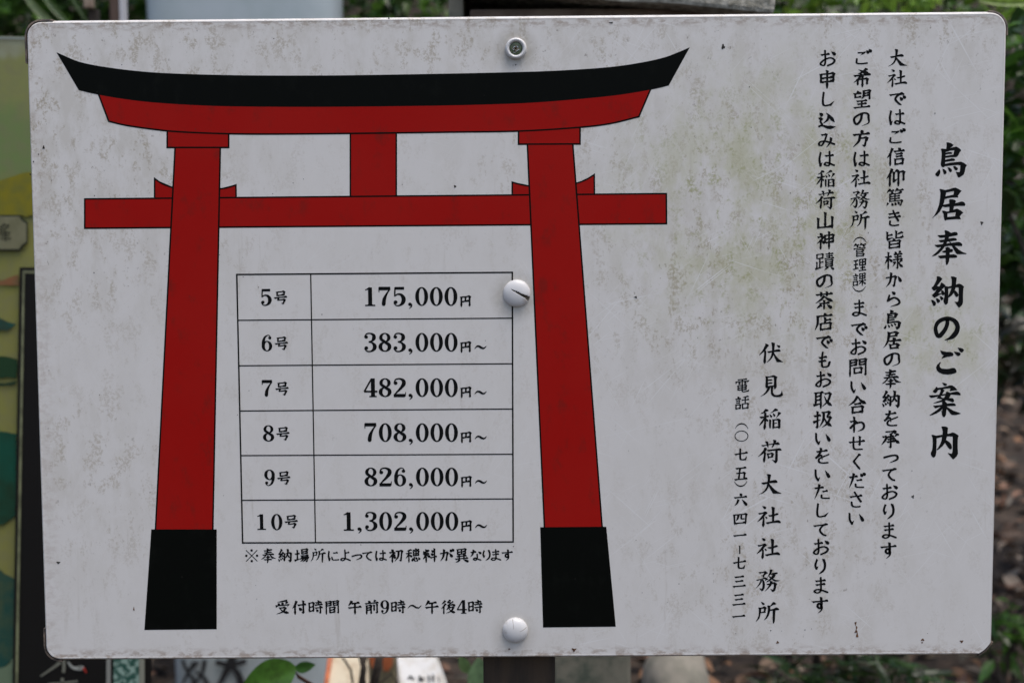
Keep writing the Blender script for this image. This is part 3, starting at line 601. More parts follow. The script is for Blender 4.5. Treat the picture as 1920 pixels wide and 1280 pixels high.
shape('pillar_cap_print', [(972.3, 240), (1087.6, 232), (1087.6, 270.2), (972.3, 270.6)], 2)
shape('strut_print', [(657, 240), (743, 240), (743, 372), (657, 372)], 0)
shape('crossbar_print', [(159, 373.2), (1249.3, 363.2), (1249.6, 419.4), (159, 428)], 1)
shape('wedge_print', [(290, 335)]+curve([(290, 335), (305, 345), (330, 354)], 3)[1:]+[(330, 375), (290, 375)], 0)
shape('wedge_print', curve([(405, 355), (424, 352.6), (442.3, 347)], 3)+[(442.8, 374), (405, 374)], 0)
shape('wedge_print', curve([(960.5, 341.8), (976, 346), (998, 350)], 3)+[(998, 370), (960.5, 370)], 0)
shape('wedge_print', curve([(1076, 345.5), (1097, 338), (1114.2, 327.5)], 3)+[(1114.5, 368), (1076, 368)], 0)
shape('pillar_print', [(329, 265), (413.3, 265), (399, 996), (291.4, 996)], 4-2.5)
shape('pillar_print', [(988.4, 260), (1073.2, 260), (1129.4, 992), (1021, 992)], 4-2.5)
shape('pillar_foot_print', [(283.8, 991.7), (406.4, 991.7), (406.4, 1178.7), (270.8, 1180.2)], 3, False)
shape('pillar_foot_print', [(1012.9, 987.7), (1136.8, 986.7), (1154.6, 1174), (1018.2, 1175.5)], 3, False)
topc = curve([(106, 98.4), (148, 116), (201.5, 126.6), (268.7, 134.6), (336, 138.6), (437, 141.3), (540, 142), (640, 141.6), (774, 139.6), (925.5, 136.6), (1043, 132.9), (1144, 126), (1211, 116), (1255, 105), (1293.4, 89)])
botc = curve([(1253.7, 160.8), (1221, 168.3), (1144, 180.3), (1009.5, 192.2), (900, 196.6), (808, 198.6), (640, 200.5), (520, 200.6), (403, 199), (302, 193.6), (235, 186.4), (178, 176.6), (147.8, 169.4)])
shape('top_beam_print', topc+botc, 4, False)
torii = bm_obj('torii_outline_print', outline, (M_black,), sign)
for nm, P, y in shapes:
    b = poly(nm, P, y, None, None); bm_obj(nm, b, (M_red if nm not in ('pillar_foot_print', 'top_beam_print') else M_black,), torii)

# price table
tb = Ink(); X = lambda q: (q[0], q[1])
def line(a, b, wpx):
    (x0, z0), (x1, z1) = B(*a), B(*b); tb.ribbon([np.array((x0, z0-SZ)), np.array((x1, z1-SZ))], [wpx*.000331]*2, X)
TL, TR, BR, BL = (444, 514.6), (960.6, 510.6), (962.2, 1015.2), (455, 1017)
ex = lambda a, b, t: (a[0]+(b[0]-a[0])*t, a[1]+(b[1]-a[1])*t)
for a, b in ((TL, TR), (TR, BR), (BR, BL), (BL, TL)):
    e = 1.3/math.hypot(b[0]-a[0], b[1]-a[1]); line(ex(a, b, -e), ex(a, b, 1+e), 2.9)
line((582.6, 514), (591.6, 1016), 2.3)
for l, r in ((600.3, 596.3), (685.4, 681.6), (770, 766.4), (853.6, 851), (937.3, 934.6)):
    tl = (l-514.6)/(1017-514.6); tr = (r-510.6)/(1015.2-510.6)
    line(ex(TL, BL, tl), ex(TR, BR, tr), 2.3)
table = tb.build('price_table', sign, None, 'ruled black table of gate sizes and prices')
rows = [('5', '175,000', 557.2, 499), ('6', '383,000', 643, 500.5), ('7', '482,000', 727.8, 501.2), ('8', '708,000', 812, 503.5), ('9', '826,000', 895, 505.5), ('10', '1,302,000', 978, 0)]
for r, (n, price, y, lx) in enumerate(rows):
    t = Ink()
    if n == '10': t.glyph('1', 490.5, y-.4, 30, 10); t.glyph('0', 519, y, 31, 10); t.glyph('号', 546, y, 28, 9.5)
    else: t.glyph(n, lx, y, 31, 10); t.glyph('号', (526, 527.5, 528.8, 530.5, 532)[r], y+1.3, 28, 9.5)
    t.build('size_label', table)
    t = Ink(); yy = y-1.5; x = 845.5+r*.35; nn = 0
    for c in reversed(price):
        if c == ',': t.glyph(',', x+8.2, yy, 35.5, 10); x -= 14.5
        else:
            t.glyph(c, x, yy, 35.5, 10); x -= 27.4
    t.glyph('円', 872.8+r*.35, y+7, 21.5, 13)
    if r: t.glyph('〜', 900.6+r*.3, y+8, 24, 15)
    t.build('price', table)

def column(name, text, xs, ys, sizes, wt, label=None):
    t = Ink()
    xt, yt = xs[0]; xb, yb = xs[1]
    for i, (c, y) in enumerate(zip(text, ys)):
        x = xt+(xb-xt)*(y-yt)/(yb-yt); sz = sizes(c) if callable(sizes) else sizes
        t.glyph(c, x, y, sz, wt)
    assert len(text) == len(ys), (len(text), len(ys), text)
    return t.build(name, sign, None, label)
def bsz(c): return 26 if c in '（）' and False else (34.5 if c in KANA else 36.5)
def c2sz(c): return 28.5 if c in '（）' else 27 if c in '管理課' else bsz(c)
t = Ink()
for c in '鳥居奉納ご案内': t.traced(c)
Mt = lambda q: (lambda p: (p[0], p[1]-SZ))(B(1738+q[0]*.625, 580+q[1]*.625))
no = smooth_pts([np.array(q, float) for q in ((61, 29, 11), (61, 41, 12), (57, 55, 12), (48, 69, 13), (38, 79, 13), (31, 77, 12), (27, 66, 12), (26, 54, 11), (32, 40, 12), (44, 31, 12), (60, 27, 12), (76, 30, 12), (87, 39, 14), (92, 53, 14), (88, 68, 15), (78, 80, 14), (67, 87, 8), (53, 92, 1.5))], 4)
t.ribbon([q[:2] for q in no], [q[2] for q in no], Mt)
t.build('title_text', sign, None, 'large vertical brush style title')
column('notice_text', '大社ではご信仰篤き皆様から鳥居の奉納を承っております', ((1683, 109), (1665.5, 1031)),
       (108.6, 147.3, 184.3, 220, 255.4, 293.4, 332, 370, 409.3, 449, 487.4, 524.7, 560.5, 599.2, 637.4, 673, 709.8, 748, 784, 822, 855, 887.5, 921.5, 957.9, 994.4, 1031.3), bsz, 9.6)
column('notice_text', 'ご希望の方は社務所（管理課）までお問い合わせください', ((1617, 107), (1604.5, 970)),
       (107.4, 146, 186, 223, 260, 297.6, 334.9, 373.6, 412.8, 447.5, 468.5, 496.5, 523.7, 543.8, 578, 615.6, 650.3, 688, 724, 758, 795, 830, 864.8, 900.9, 936, 970.5), c2sz, 9.6)
column('notice_text', 'お申し込みは稲荷山神蹟の茶店でもお取扱いをいたしております', ((1551.5, 110), (1537.5, 1133)),
       (109.8, 148.5, 186.7, 225, 262.9, 298, 335.6, 374, 412.8, 450.3, 489.5, 526.5, 562.9, 602.7, 639.8, 675, 711, 748, 785.5, 820.7, 854, 889, 921.5, 956.7, 991, 1025, 1061, 1097, 1133.6), bsz, 9.6)
t = Ink()
for c in '伏見稲荷大社務所': t.traced(c)
t.traced('社', 1440.6, 1027.7, 1)
t.build('office_name_text', sign, None, 'medium vertical brush style line')
column('telephone_text', '電話（〇七五）六四一｜七三三一', ((1391.7, 722.4), (1385, 1154.3)),
       (722.4, 754.3, 796, 816.9, 851.5, 886.7, 908.5, 935.6, 971.5, 1002.7, 1029.6, 1054.7, 1088.7, 1122.7, 1154.3), 28, 9.8)
t = Ink()
for c, x in zip('※奉納場所によっては初穂料が異なります', (472, 503.6, 534.6, 565.5, 597, 624.8, 646.8, 668, 689, 713.6, 742, 773.7, 805.8, 836.8, 865.4, 891.8, 912.7, 929, 951)):
    t.glyph(c, x, 1041-(x-470)*.002, 24 if c in KANA and c != 'が' else 28, 10.5)
t.build('note_text', sign)
t = Ink()
for c, x in zip('受付時間午前9時〜午後4時', (529.4, 561, 591.8, 623, 665, 697, 721.6, 746.5, 777.5, 809.5, 840.5, 866, 891)):
    t.glyph(c, x, 1137.5-(x-529)*.003, 26 if c in '94' else 28, 10.5)
t.build('opening_hours_text', sign)

# rust spots, nicks and flies' specks on the plate
def blot(px, py, rx, ry, mat, name, y=-.00015):
    x, z = B(px, py); k = .00033; V = [(x, y, z-SZ)]; n = 11; ph = random.random()*9
    for j in range(n):
        a = 2*math.pi*j/n; r = 1+.35*math.sin(3*a+ph)+random.uniform(-.22, .22)
        V.append((x+math.cos(a)*rx*r*k, y, z-SZ+math.sin(a)*ry*r*k))
    return mesh(name, V, [(0, 1+j, 1+(j+1) % n) for j in range(n)], (mat,), panel)
for p in ((1458, 1203.5, 3, 2.6), (1730, 1198.5, 3, 2.2), (1729, 1204, 1.6, 1.6), (1803, 1201.5, 3, 2.4), (1076, 1217, 4, 3), (955, 1216, 1.8, 1.6), (1604, 1168, 1.6, 4), (1606, 1176, 1.4, 4), (1605, 1183, 2.6, 3.4), (1607, 1190, 2, 4), (251, 1141, 1.4, 4)):
    blot(*p, M_rust, 'rust_spot')
for p in ((853, 349.5, 2.4, 2.2), (1192, 557, 3, 2), (1711.5, 930.5, 2.6, 2.4), (82, 277, 2, 3), (110, 1054, 3.4, 2), (1405, 163.5, 1, 1), (1841, 418, 2.4, 3), (967, 122, 1.2, 1.2), (729, 35, 1.4, 1.4), (1356, 88, 3, 4.5), (1146, 43, 4, 1.4), (57, 327, 1.6, 1.6), (63, 303, 1.3, 1.3), (1509, 1180, 1, 1), (1445, 1181, 1.1, 1.1)):
    blot(*p, M_speck, 'dark_speck')
for k in range(60):
    blot(random.uniform(70, 1840), random.uniform(55, 1215), random.uniform(.5, 1.1), random.uniform(.5, 1.2), M_speck, 'dark_speck', -.00016)

# fixings
def dome(name, px, py, rpx, H, wedge=None, crack=None):
    x, z = B(px, py); R_ = rpx*.000331; V = []; F = []; mi = []
    nr, ns = 26, 96
    def low(u, v):
        if wedge:
            a = np.array(wedge[0]); b = np.array(wedge[1]); p = np.array((u, v)); d = b-a; L = np.hypot(*d); d = d/L
            s = (p-a)@d; q = abs((p-a)@np.array((-d[1], d[0])))
            return s > 0 and q < s/L*wedge[2]
        if False:
            a = np.array(crack[0]); b = np.array(crack[1]); p = np.array((u, v)); d = b-a; L = np.hypot(*d); d = d/L
            s = (p-a)@d; q = abs((p-a)@np.array((-d[1], d[0])))
            return 0 < s < L and q < .018
        return False
    def P(i, j):
        r = (i/nr); r = math.sin(r*math.pi/2) if i < nr else 1.0
        a = 2*math.pi*j/ns; u, v = r*math.cos(a), r*math.sin(a)
        h = H*(max(0, 1-r**2.3))**.55+.0007
        l = low(u, v)
        if l: h = .0008 if wedge else h-.0004
        return (x+u*R_, -h, z-SZ+v*R_), l
    lows = []
    V.append((x, -(H+.0007), z-SZ)); lows.append(low(0, 0))
    if lows[0]: V[0] = (x, -.0008, z-SZ)
    for i in range(1, nr+1):
        for j in range(ns):
            p, l = P(i, j); V.append(p); lows.append(l)
    b0 = len(V)
    for j in range(ns):
        a = 2*math.pi*j/ns; V.append((x+math.cos(a)*R_*1.01, .0001, z-SZ+math.sin(a)*R_*1.01)); lows.append(False)
    for j in range(ns):
        F.append((0, 1+(j+1) % ns, 1+j))
    for i in range(nr):
        for j in range(ns):
            a = 1+i*ns; c = a+ns; F.append((a+j, a+(j+1) % ns, c+(j+1) % ns, c+j))
    for f in F: mi.append(1 if sum(lows[k] for k in f) >= 2 else 0)
    o = mesh(name, V, F, (M_cap, M_slot), sign, mi=mi, smooth=True)
    for c_ in (crack or ()):
        Q = smooth_pts([np.array(q, float) for q in c_], 6); V2 = []; F2 = []
        for i, q in enumerate(Q):
            h = H*(max(0, 1-np.hypot(*q)**2.3))**.55+.00074; wd = .010+.012*(1-i/len(Q)); d = Q[min(i+1, len(Q)-1)]-Q[max(i-1, 0)]; nn = np.array((-d[1], d[0]))/np.hypot(*d)*wd
            for e in (q+nn, q-nn): V2.append((x+e[0]*R_, -h, z-SZ+e[1]*R_))
        mesh('crack', V2, [(2*i, 2*i+1, 2*i+3, 2*i+2) for i in range(len(Q)-1)], (M_crack,), o)
    return o
dome('screw_cap', 969, 549.8, 25.4, .0034, wedge=((-.54, .36), (.92, -.40), .12))['label'] = 'white plastic dome cap with a dark wedge-shaped split'
dome('screw_cap', 966, 1180.2, 24, .0038, crack=(((-.20, .93), (-.15, .60), (-.12, .22)), ((.92, .32), (.62, .12), (.36, .02))))['label'] = 'white plastic dome cap with a fine crack'
def lathe(name, px, py, prof, mat, parent, n=48):
    x, z = B(px, py); V = []; F = []
    for r, y in prof:
        for j in range(n):
            a = 2*math.pi*j/n; V.append((x+math.cos(a)*r, y, z-SZ+math.sin(a)*r))
    for i in range(len(prof)-1):
        for j in range(n): F.append((i*n+j, i*n+(j+1) % n, (i+1)*n+(j+1) % n, (i+1)*n+j))
    F.append(tuple(range(n)))
    o = mesh(name, V, F, (mat,), parent, smooth=True)
    bm = bmesh.new(); bm.from_mesh(o.data); bmesh.ops.recalc_face_normals(bm, faces=bm.faces); bm.to_mesh(o.data); bm.free(); return o
k = .000331
wr = lathe('washer', 967.4, 91.8, [(11.5*k, -.0008), (12.2*k, -.0018), (14*k, -.0028), (16.2*k, -.0031), (18.3*k, -.0026), (19.6*k, -.0014), (20.2*k, .0002)], M_cap, sign)
sc = lathe('screw', 967.2, 92.2, [(.6*k, -.00215), (8*k, -.0021), (11*k, -.0019), (11.9*k, -.0015), (12*k, -.0005)], M_screw, wr)
sx, sz_ = B(967.2, 92.2)
bm = bmesh.new()
for a in (.12, math.pi/2+.12):
    bm_box(bm, -6.2*k, 6.2*k, -.0002, .0002, -1.5*k, 1.5*k, 0, Matrix.Translation((sx, -.0021, sz_-SZ)) @ Matrix.Rotation(a, 4, 'Y'))
bm_obj('cross_recess', bm, (M_slot,), wr)
bm = bmesh.new()
for (dx, dz, a, l) in ((-4, -2.4, -.6, 3.6), (-1, -4.6, -.5, 3), (3.8, -3.2, .4, 3), (-2, -7.2, .1, 2.4), (-3, 2.6, .6, 2.0), (3, 3, -.9, 1.8)):
    bm_box(bm, -l*k, l*k, -.0002, .0002, -.55*k, .55*k, 0, Matrix.Translation((sx+dx*k, -.00235, sz_-SZ+dz*k)) @ Matrix.Rotation(-a, 4, 'Y'))
bm_obj('recess_rim', bm, (M_steel,), wr)

# post screwed to the back of the sign
M_wood = simple('dark_wood', (.030, .021, .014), .8, (.060, .038, .022), 60, bump=.5, stretch=(1, 1, .12))
M_oldpost = simple('weathered_stone', (.19, .18, .14), .9, (.075, .09, .068), 55, bump=.5, bd=.002, lo=.38, hi=.68)
p0, p1 = at(908, 1260, .035), at(1039.5, 1260, .035)
bm = bmesh.new(); bm_box(bm, p0.x, p1.x, .0145, .062, -.75, SZ+.33, .0012)
post = bm_obj('wooden_post', bm, (M_wood,)); tag(post, 'dark brown square timber post rising behind the bottom edge of the notice board', 'post')

# ---------------------------------------------------------------- ground and hillside
def gz(x, y):
    s = max(0, y-.75); z = s*.25+max(0, y-2.5)*.55+max(0, y-4.2)*.8
    z += .035*noise.noise(Vector((x*1.7, y*1.7, 0)))*min(1, max(0.0, y+1)) + .012*noise.noise(Vector((x*7, y*7, 2)))
    return z
V = []; F = []; nx, ny = 130, 120
xs = [math.copysign(abs(t)**2.2, t)*30 for t in np.linspace(-1, 1, nx)]
ys = [-12+11.5*t for t in np.linspace(0, 1, 15)]+list(np.linspace(-.3, 6.5, ny-25))+[7+i*3. for i in range(10)]
for y in ys:
    for x in xs: V.append((x, y, gz(x, y) if y < 7 else gz(x, 7)+(y-7)*.5))
for j in range(len(ys)-1):
    for i in range(nx-1): a = j*nx+i; F.append((a, a+1, a+nx+1, a+nx))
M_soil = simple('leaf_mould', (.020, .014, .010), .95, (.055, .038, .026), 35, bump=.7, bd=.01)  # dark soil colour stands in for the shade under trees
tag(mesh('ground', V, F, (M_soil,), smooth=True), kind='structure', label='dark earth and hillside behind the sign', cat='ground')

def attr_mat(name, rough, trans=0.0, spec=.4):
    t = NT(name, rough, spec); a = t.n('ShaderNodeVertexColor'); a.layer_name = 'Col'
    f = t.noise(t.map(), 130, 4); mx = t.mix(t.ramp(f, .35, .7, 0, .45), a.outputs[0], (.03, .03, .012)); t.col(mx)
    if trans:
        tr = t.n('ShaderNodeBsdfTranslucent'); t.lk(mx, tr.inputs[0]); ms = t.n('ShaderNodeMixShader'); ms.inputs[0].default_value = trans
        out = t.t.nodes['Material Output']; t.lk(t.b.outputs[0], ms.inputs[1]); t.lk(tr.outputs[0], ms.inputs[2]); t.lk(ms.outputs[0], out.inputs[0])
    return t.m
M_litter = attr_mat('dead_leaves', .65)
M_leaf = attr_mat('living_leaves', .30, .42, .6)
DEAD = [(.22, .11, .055), (.21, .14, .09), (.10, .06, .04), (.33, .25, .18), (.05, .034, .024), (.24, .125, .075), (.40, .34, .28), (.07, .055, .04), (.20, .105, .07)]  # dead-leaf browns, darkened in place of tree shade
def leaf_geo(n=5, fold=.25, curl=.3, shape=.5):
    """unit leaf along +X, verts and faces"""
    V = []; F = []
    for i in range(n+1):
        t = i/n; wd = math.sin(math.pi*t**(.75))**.9*.5*shape if 0 < t < 1 else .01
        z = -curl*(t-.3)**2
        V += [(t, -wd, z+wd*fold), (t, 0, z), (t, wd, z+wd*fold)]
    for i in range(n):
        a = 3*i; F += [(a, a+3, a+4, a+1), (a+1, a+4, a+5, a+2)]
    return np.array(V), F
def scatter(items, geo):
    """items: (pos, euler, size, colour) -> V F cols"""
    LV, LF = geo; V = []; F = []; C_ = []
    for p, e, s, c in items:
        M = np.array(Euler(e).to_matrix()); b = len(V)
        V.extend((LV*s) @ M.T + np.array(p)); F.extend([tuple(b+k for k in f) for f in LF]); C_.extend([c]*len(LV))
    return V, F, C_
g1 = leaf_geo(4, .35, .5, .42)
items = []
for i in range(17000):
    y = .45+5.2*random.random()**1.25; x = random.uniform(-1, 1)*(.55+.5*(y+.8))
    if x < -.1 and y < 2 and random.random() < .4: continue
    z = gz(x, y)+random.uniform(.002, .022); c = np.array(random.choice(DEAD))*random.uniform(.35, 1.1)
    items.append(((x, y, z), (random.uniform(-.6, .6)+(math.pi if random.random() < .4 else 0), random.uniform(-.5, .5), random.uniform(0, 6.28)), random.uniform(.014, .046), c))
V, F, C_ = scatter(items, g1)
tag(mesh('leaf_litter', V, F, (M_litter,), cols=C_), 'carpet of brown and pale dead leaves covering the ground behind the sign', 'leaf litter', kind='stuff')
# fine twigs in the litter
V = []; F = []
for i in range(260):
    y = random.uniform(.5, 3); x = random.uniform(-.2, 1)*(.55+.5*(y+.8)); a = random.uniform(0, 6.28); l = random.uniform(.05, .2)
    p = Vector((x, y, gz(x, y)+.02)); q = p+Vector((math.cos(a)*l, math.sin(a)*l, random.uniform(0, .05)))
    tube(V, F, [p, (p+q)/2+Vector((0, 0, .012)), q], [.0022, .0018, .001], 4)
tag(mesh('fallen_twigs', V, F, (simple('twig_bark', (.06, .04, .025), .8, (.14, .10, .07), 90),)), 'thin dry twigs lying among the dead leaves', 'twigs', kind='stuff')
# the larger fallen leaves that can be told apart
lm = {}
for k_, c in enumerate(DEAD):
    LV, LF = leaf_geo(6, .35, .6, .46); me = bpy.data.meshes.new('fallen_leaf'); me.from_pydata([tuple(v) for v in LV], [], LF)
    ca = me.color_attributes.new('Col', 'FLOAT_COLOR', 'POINT'); a = np.ones((len(LV), 4)); a[:, :3] = np.array(c)*1.35; ca.data.foreach_set('color', a.ravel())
    me.materials.append(M_litter); lm[k_] = me
def ground_hit(px, py):
    d = (CR @ Vector(((px-960)/FP, -(py-640)/FP, -1))); p = Vector(cam.location)
    for i in range(900):
        p = p+d*.006
        if p.y > .3 and p.z < gz(p.x, p.y)+.02: return p
    return None
for i in range(60):
    px, py = (random.uniform(1190, 1910), random.uniform(1236, 1300)) if i < 34 else (random.uniform(1868, 1930), random.uniform(760, 1270))
    p = ground_hit(px, py)
    if p is None: continue
    o = bpy.data.objects.new('fallen_leaf', lm[random.choice((0, 1, 2, 3, 0, 8))]); COL.objects.link(o)
    o.location = (p.x, p.y, gz(p.x, p.y)+.024); o.scale = (random.uniform(.026, .048),)*3
    o.rotation_euler = (random.uniform(-.5, .5)+.35, random.uniform(-.4, .4), random.uniform(0, 6.28))
    tag(o, 'curled brown dead leaf lying on the leaf litter right of the posts', 'dead leaf', 'fallen leaves on the slope')

# ---------------------------------------------------------------- stones
def stone_blob(name, cx, cy, cz, sx, sy, sz, mat, seed, amp=.12):
    bm = bmesh.new(); bmesh.ops.create_icosphere(bm, subdivisions=4, radius=1)
    for v in bm.verts:
        n_ = noise.noise(v.co*1.1+Vector((seed, 0, 0)))*amp*2+noise.noise(v.co*3+Vector((0, seed, 0)))*amp*.5
        v.co = v.co*(1+n_); v.co = Vector((v.co.x*sx, v.co.y*sy, v.co.z*sz))
    return bm_obj(name, bm, (mat,), None, (cx, cy, cz), True)
M_rock = simple('pale_rock', (.27, .245, .20), .9, (.18, .17, .135), 30, bump=.4, bd=.003)
p = at(1286, 1238, .72)
tag(stone_blob('boulder', p.x, .80, p.z-.070, .044, .06, .074, M_rock, 3.3, .10), 'smooth pale brown boulder among the dead leaves right of the stone post', 'boulder')
# stone pillar with its cap slab
pil = thing('stone_pillar', 'weathered grey stone pillar with a wide cap slab rising behind the notice board', 'pillar', (at(1111, 640, .34).x, .36, 0))
px0 = pil.location.x
def ploc(px, py, Y): q = at(px, py, Y); return q.x-px0, q.z
bm = bmesh.new(); x0, _ = ploc(1036, 1250, .33); x1, _ = ploc(1183, 1250, .33)
bm_box(bm, x0, x1, -.03, .04, -.1, .86, .003); bmesh.ops.subdivide_edges(bm, edges=bm.edges, cuts=3, use_grid_fill=True); rough(bm, .0012, 60)
bm_obj('shaft', bm, (M_oldpost,), pil)
M_cap2 = simple('rough_granite', (.42, .40, .34), .9, (.17, .16, .125), 120, bump=.8, bd=.004, lo=.35, hi=.65)
xl, zl = ploc(870, 0, .27); xr, zr = ploc(1452, 26, .27)
V = []; n = 40
bm = bmesh.new()
bm_box(bm, xl, xr+.0, -.09, .12, 0, .07, .004, None)
bmesh.ops.subdivide_edges(bm, edges=bm.edges, cuts=9, use_grid_fill=True)
for v in bm.verts:
    t = (v.co.x-xl)/(xr-xl); v.co.z += zl+.012-(zl+.012-zr-.0003)*t**.8
rough(bm, .003, 55, 3); bm_obj('cap_slab', bm, (M_cap2,), pil)
bm = bmesh.new(); bm_box(bm, xl+.004, xr-.002, -.07, .11, zr-.055, zl-.004, .002)  # brown block under the slab; its dark colour stands in for underside shade
M_under = simple('underside_shade_brown', (.10, .066, .045), .9, (.17, .12, .085), 45)
bm_obj('shaded_underside', bm, (M_under,), pil)
bm = bmesh.new(); xa, _ = ploc(862, 10, .24); xb, _ = ploc(880, 10, .24); bm_box(bm, xa-.012, xa+.0005, -.06, .1, zr-.05, zl+.07, .002)
bm_obj('side_block', bm, (M_oldpost,), pil)

# pale monument stone on the left
mon_m = simple('pale_blue_stone', (.44, .49, .51), .38, (.35, .41, .41), 9, lo=.35, hi=.7)
mon = thing('stone_monument', 'tall smooth blue grey stone slab with black brushed characters behind the sign', 'monument', (0, 0, 0))
Ym = 1.0
a0, a1 = at(263, 20, Ym), at(627, 20, Ym); b0, b1 = at(318, 1260, Ym), at(616, 1260, Ym)
V = []; F = []; nseg = 24; rows_ = 14; z_lo, z_hi = -.05, 1.35
mon.location = ((b0.x+b1.x)/2, Ym, 0)
for i in range(rows_+1):
    z = z_lo+(z_hi-z_lo)*i/rows_; t = (z-b0.z)/(a0.z-b0.z)
    xl_, xr_ = b0.x+(a0.x-b0.x)*t, b1.x+(a1.x-b1.x)*t
    if z > 1.2: s_ = (z-1.2)/.15; xl_ += .05*s_**2; xr_ -= .05*s_**2
    for j in range(nseg):
        a = 2*math.pi*j/nseg; e = .42
        cx_, cy_ = math.copysign(abs(math.cos(a))**e, math.cos(a)), math.copysign(abs(math.sin(a))**e, math.sin(a))
        V.append(((xl_+xr_)/2+cx_*(xr_-xl_)/2-mon.location.x, .06+cy_*.062, z))
for i in range(rows_):
    for j in range(nseg): F.append((i*nseg+j, i*nseg+(j+1) % nseg, (i+1)*nseg+(j+1) % nseg, (i+1)*nseg+j))
F.append(tuple(rows_*nseg+j for j in range(nseg)))
mesh('slab', V, F, (mon_m,), mon, smooth=True)
class Ink3(Ink):
    pass
def brush_on(parent, Y, strokes, mat, name, wpx, lean=0):
    V = []; F = []; n_ = 0; Pl = parent.matrix_basis.inverted()
    for ty, pts, wd in strokes:
        Q = smooth_pts([np.array(q, float) for q in pts]); k_ = len(Q); n_ += 1; b = len(V)
        for i in range(k_):
            d = Q[min(i+1, k_-1)]-Q[max(i-1, 0)]; L_ = np.hypot(*d) or 1; nn = np.array((-d[1], d[0]))/L_
            t = i/(k_-1); f = {'p': 1.1*(1-t)**.6+.1, 'n': .4+.9*t, 'c': 1}[ty]*wd/2
            for q in (Q[i]+nn*f, Q[i]-nn*f): V.append(Pl @ at(q[0], q[1], Y-n_*.0003-lean*(q[1]-1225)/275))
        F += [(b+2*i, b+2*i+1, b+2*i+3, b+2*i+2) for i in range(k_-1)]
    return mesh(name, V, F, (mat,), parent)
M_paint = simple('black_brush_paint', (.018, .018, .02), .6)
brush_on(mon, Ym-.004, [('c', ((342, 1236), (352, 1256), (372, 1240)), 7), ('p', ((366, 1240), (352, 1262), (338, 1290)), 8), ('n', ((350, 1262), (362, 1272), (366, 1300)), 9),
    ('p', ((384, 1236), (378, 1262), (352, 1300)), 8), ('n', ((366, 1258), (384, 1272), (398, 1305)), 9),
    ('p', ((440, 1220), (428, 1250), (396, 1310)), 16), ('n', ((424, 1240), (446, 1262), (456, 1296)), 14), ('c', ((404, 1240), (432, 1246), (462, 1238)), 10),
    ('c', ((342, 1310), (400, 1318), (452, 1310)), 14)], M_paint, 'brushed_character', 0)

# ---------------------------------------------------------------- map board at the left
Yb = .40
mp = thing('map_board', 'olive and green painted map board with dark borders standing at the left edge', 'map board', (at(-300, 640, Yb).x, Yb, 0))
Mi = Matrix.Translation(mp.location).inverted()
tm = NT('olive_print', .6, .15)
sepm = tm.n('ShaderNodeSeparateXYZ'); tm.lk(tm.tc, sepm.inputs[0])
zz = tm.math('ADD', sepm.outputs[2], tm.math('MULTIPLY', tm.math('SUBTRACT', tm.noise(tm.map(), 14, 5), .5), .12))
zt, zm = at(0, 70, Yb).z, at(0, 330, Yb).z
cm = tm.mix(tm.ramp(zz, zt-.008, zt-.03), (.28, .29, .19), (.23, .24, .085))
cm = tm.mix(tm.ramp(zz, zt-.05, zm+.05), cm, (.165, .225, .078))
cm = tm.mix(tm.ramp(zz, zm+.005, zm-.03), cm, (.235, .23, .062))
cm = tm.mix(tm.ramp(tm.noise(tm.map(), 75, 5), .35, .7, 0, .5), cm, (.20, .19, .10)); tm.col(cm); M_olive = tm.m
def flat(name, px, lay, mat, parent=mp, jag=0):
    if jag:
        o = []
        for i in range(len(px)):
            a, b = px[i], px[(i+1) % len(px)]; m_ = max(1, int(math.hypot(b[0]-a[0], b[1]-a[1])/9))
            for k_ in range(m_): o.append((a[0]+(b[0]-a[0])*k_/m_+random.uniform(-jag, jag), a[1]+(b[1]-a[1])*k_/m_+random.uniform(-jag, jag)))
        px = o
    V = [Mi @ at(x, y, Yb-.0006-lay*.0006) for x, y in px]; 
    return mesh(name, V, [tuple(range(len(V)))], (mat,), parent)
body = [at(-1250, 62, Yb), at(47, 66, Yb), at(272, 1238, Yb)]
q0, q1, q2, q3 = at(-1250, 40, Yb), at(276, 74, Yb), at(272, 1700, Yb), at(-1250, 1700, Yb)
V = []
for y in (0, .018):
    for q in (q0, q1, q2, q3): V.append(Mi @ (q+Vector((0, y, 0))))
mesh('board', V, [(3, 2, 1, 0), (4, 5, 6, 7), (0, 1, 5, 4), (1, 2, 6, 5), (2, 3, 7, 6), (3, 0, 4, 7)], (M_olive,), mp)
bm = bmesh.new()
for xx in (q0.x+.12, q1.x-.10):
    bm_box(bm, xx-.02-mp.location.x, xx+.02-mp.location.x, .0185, .058, -.1, .8, .002)
bm_obj('leg', bm, (M_wood,), mp)
P_ = lambda n_, c, c2=None, sc=70: simple(n_, c, .6, c2, sc, lo=.35, hi=.7, spec=.15)
flat('pale_top_strip', [(-1245, 42), (274, 75), (274, 79), (-1245, 50)], 1, P_('pale_top', (.22, .25, .22)))
flat('yellow_patch', [(-400, 385), (0, 338), (52, 322), (140, 336), (140, 405), (-400, 405)], 2, P_('mustard_print', (.22, .19, .016), (.16, .155, .03)), jag=1.6)
lab = flat('name_label', [(-160, 403), (38, 403), (41, 409), (47, 414), (52, 416), (52, 456), (46, 459), (41, 464), (38, 470), (-160, 470)], 4, P_('dark_line', (.035, .04, .025)))
flat('label_field', [(-160, 406), (36, 406), (39, 412), (45, 417), (49.5, 419), (49.5, 454), (44, 457), (39, 461), (36, 467), (-160, 467)], 5, P_('cream_olive', (.20, .19, .11), (.155, .15, .08)), lab)
M_dk = P_('dark_olive_ink', (.028, .028, .02))
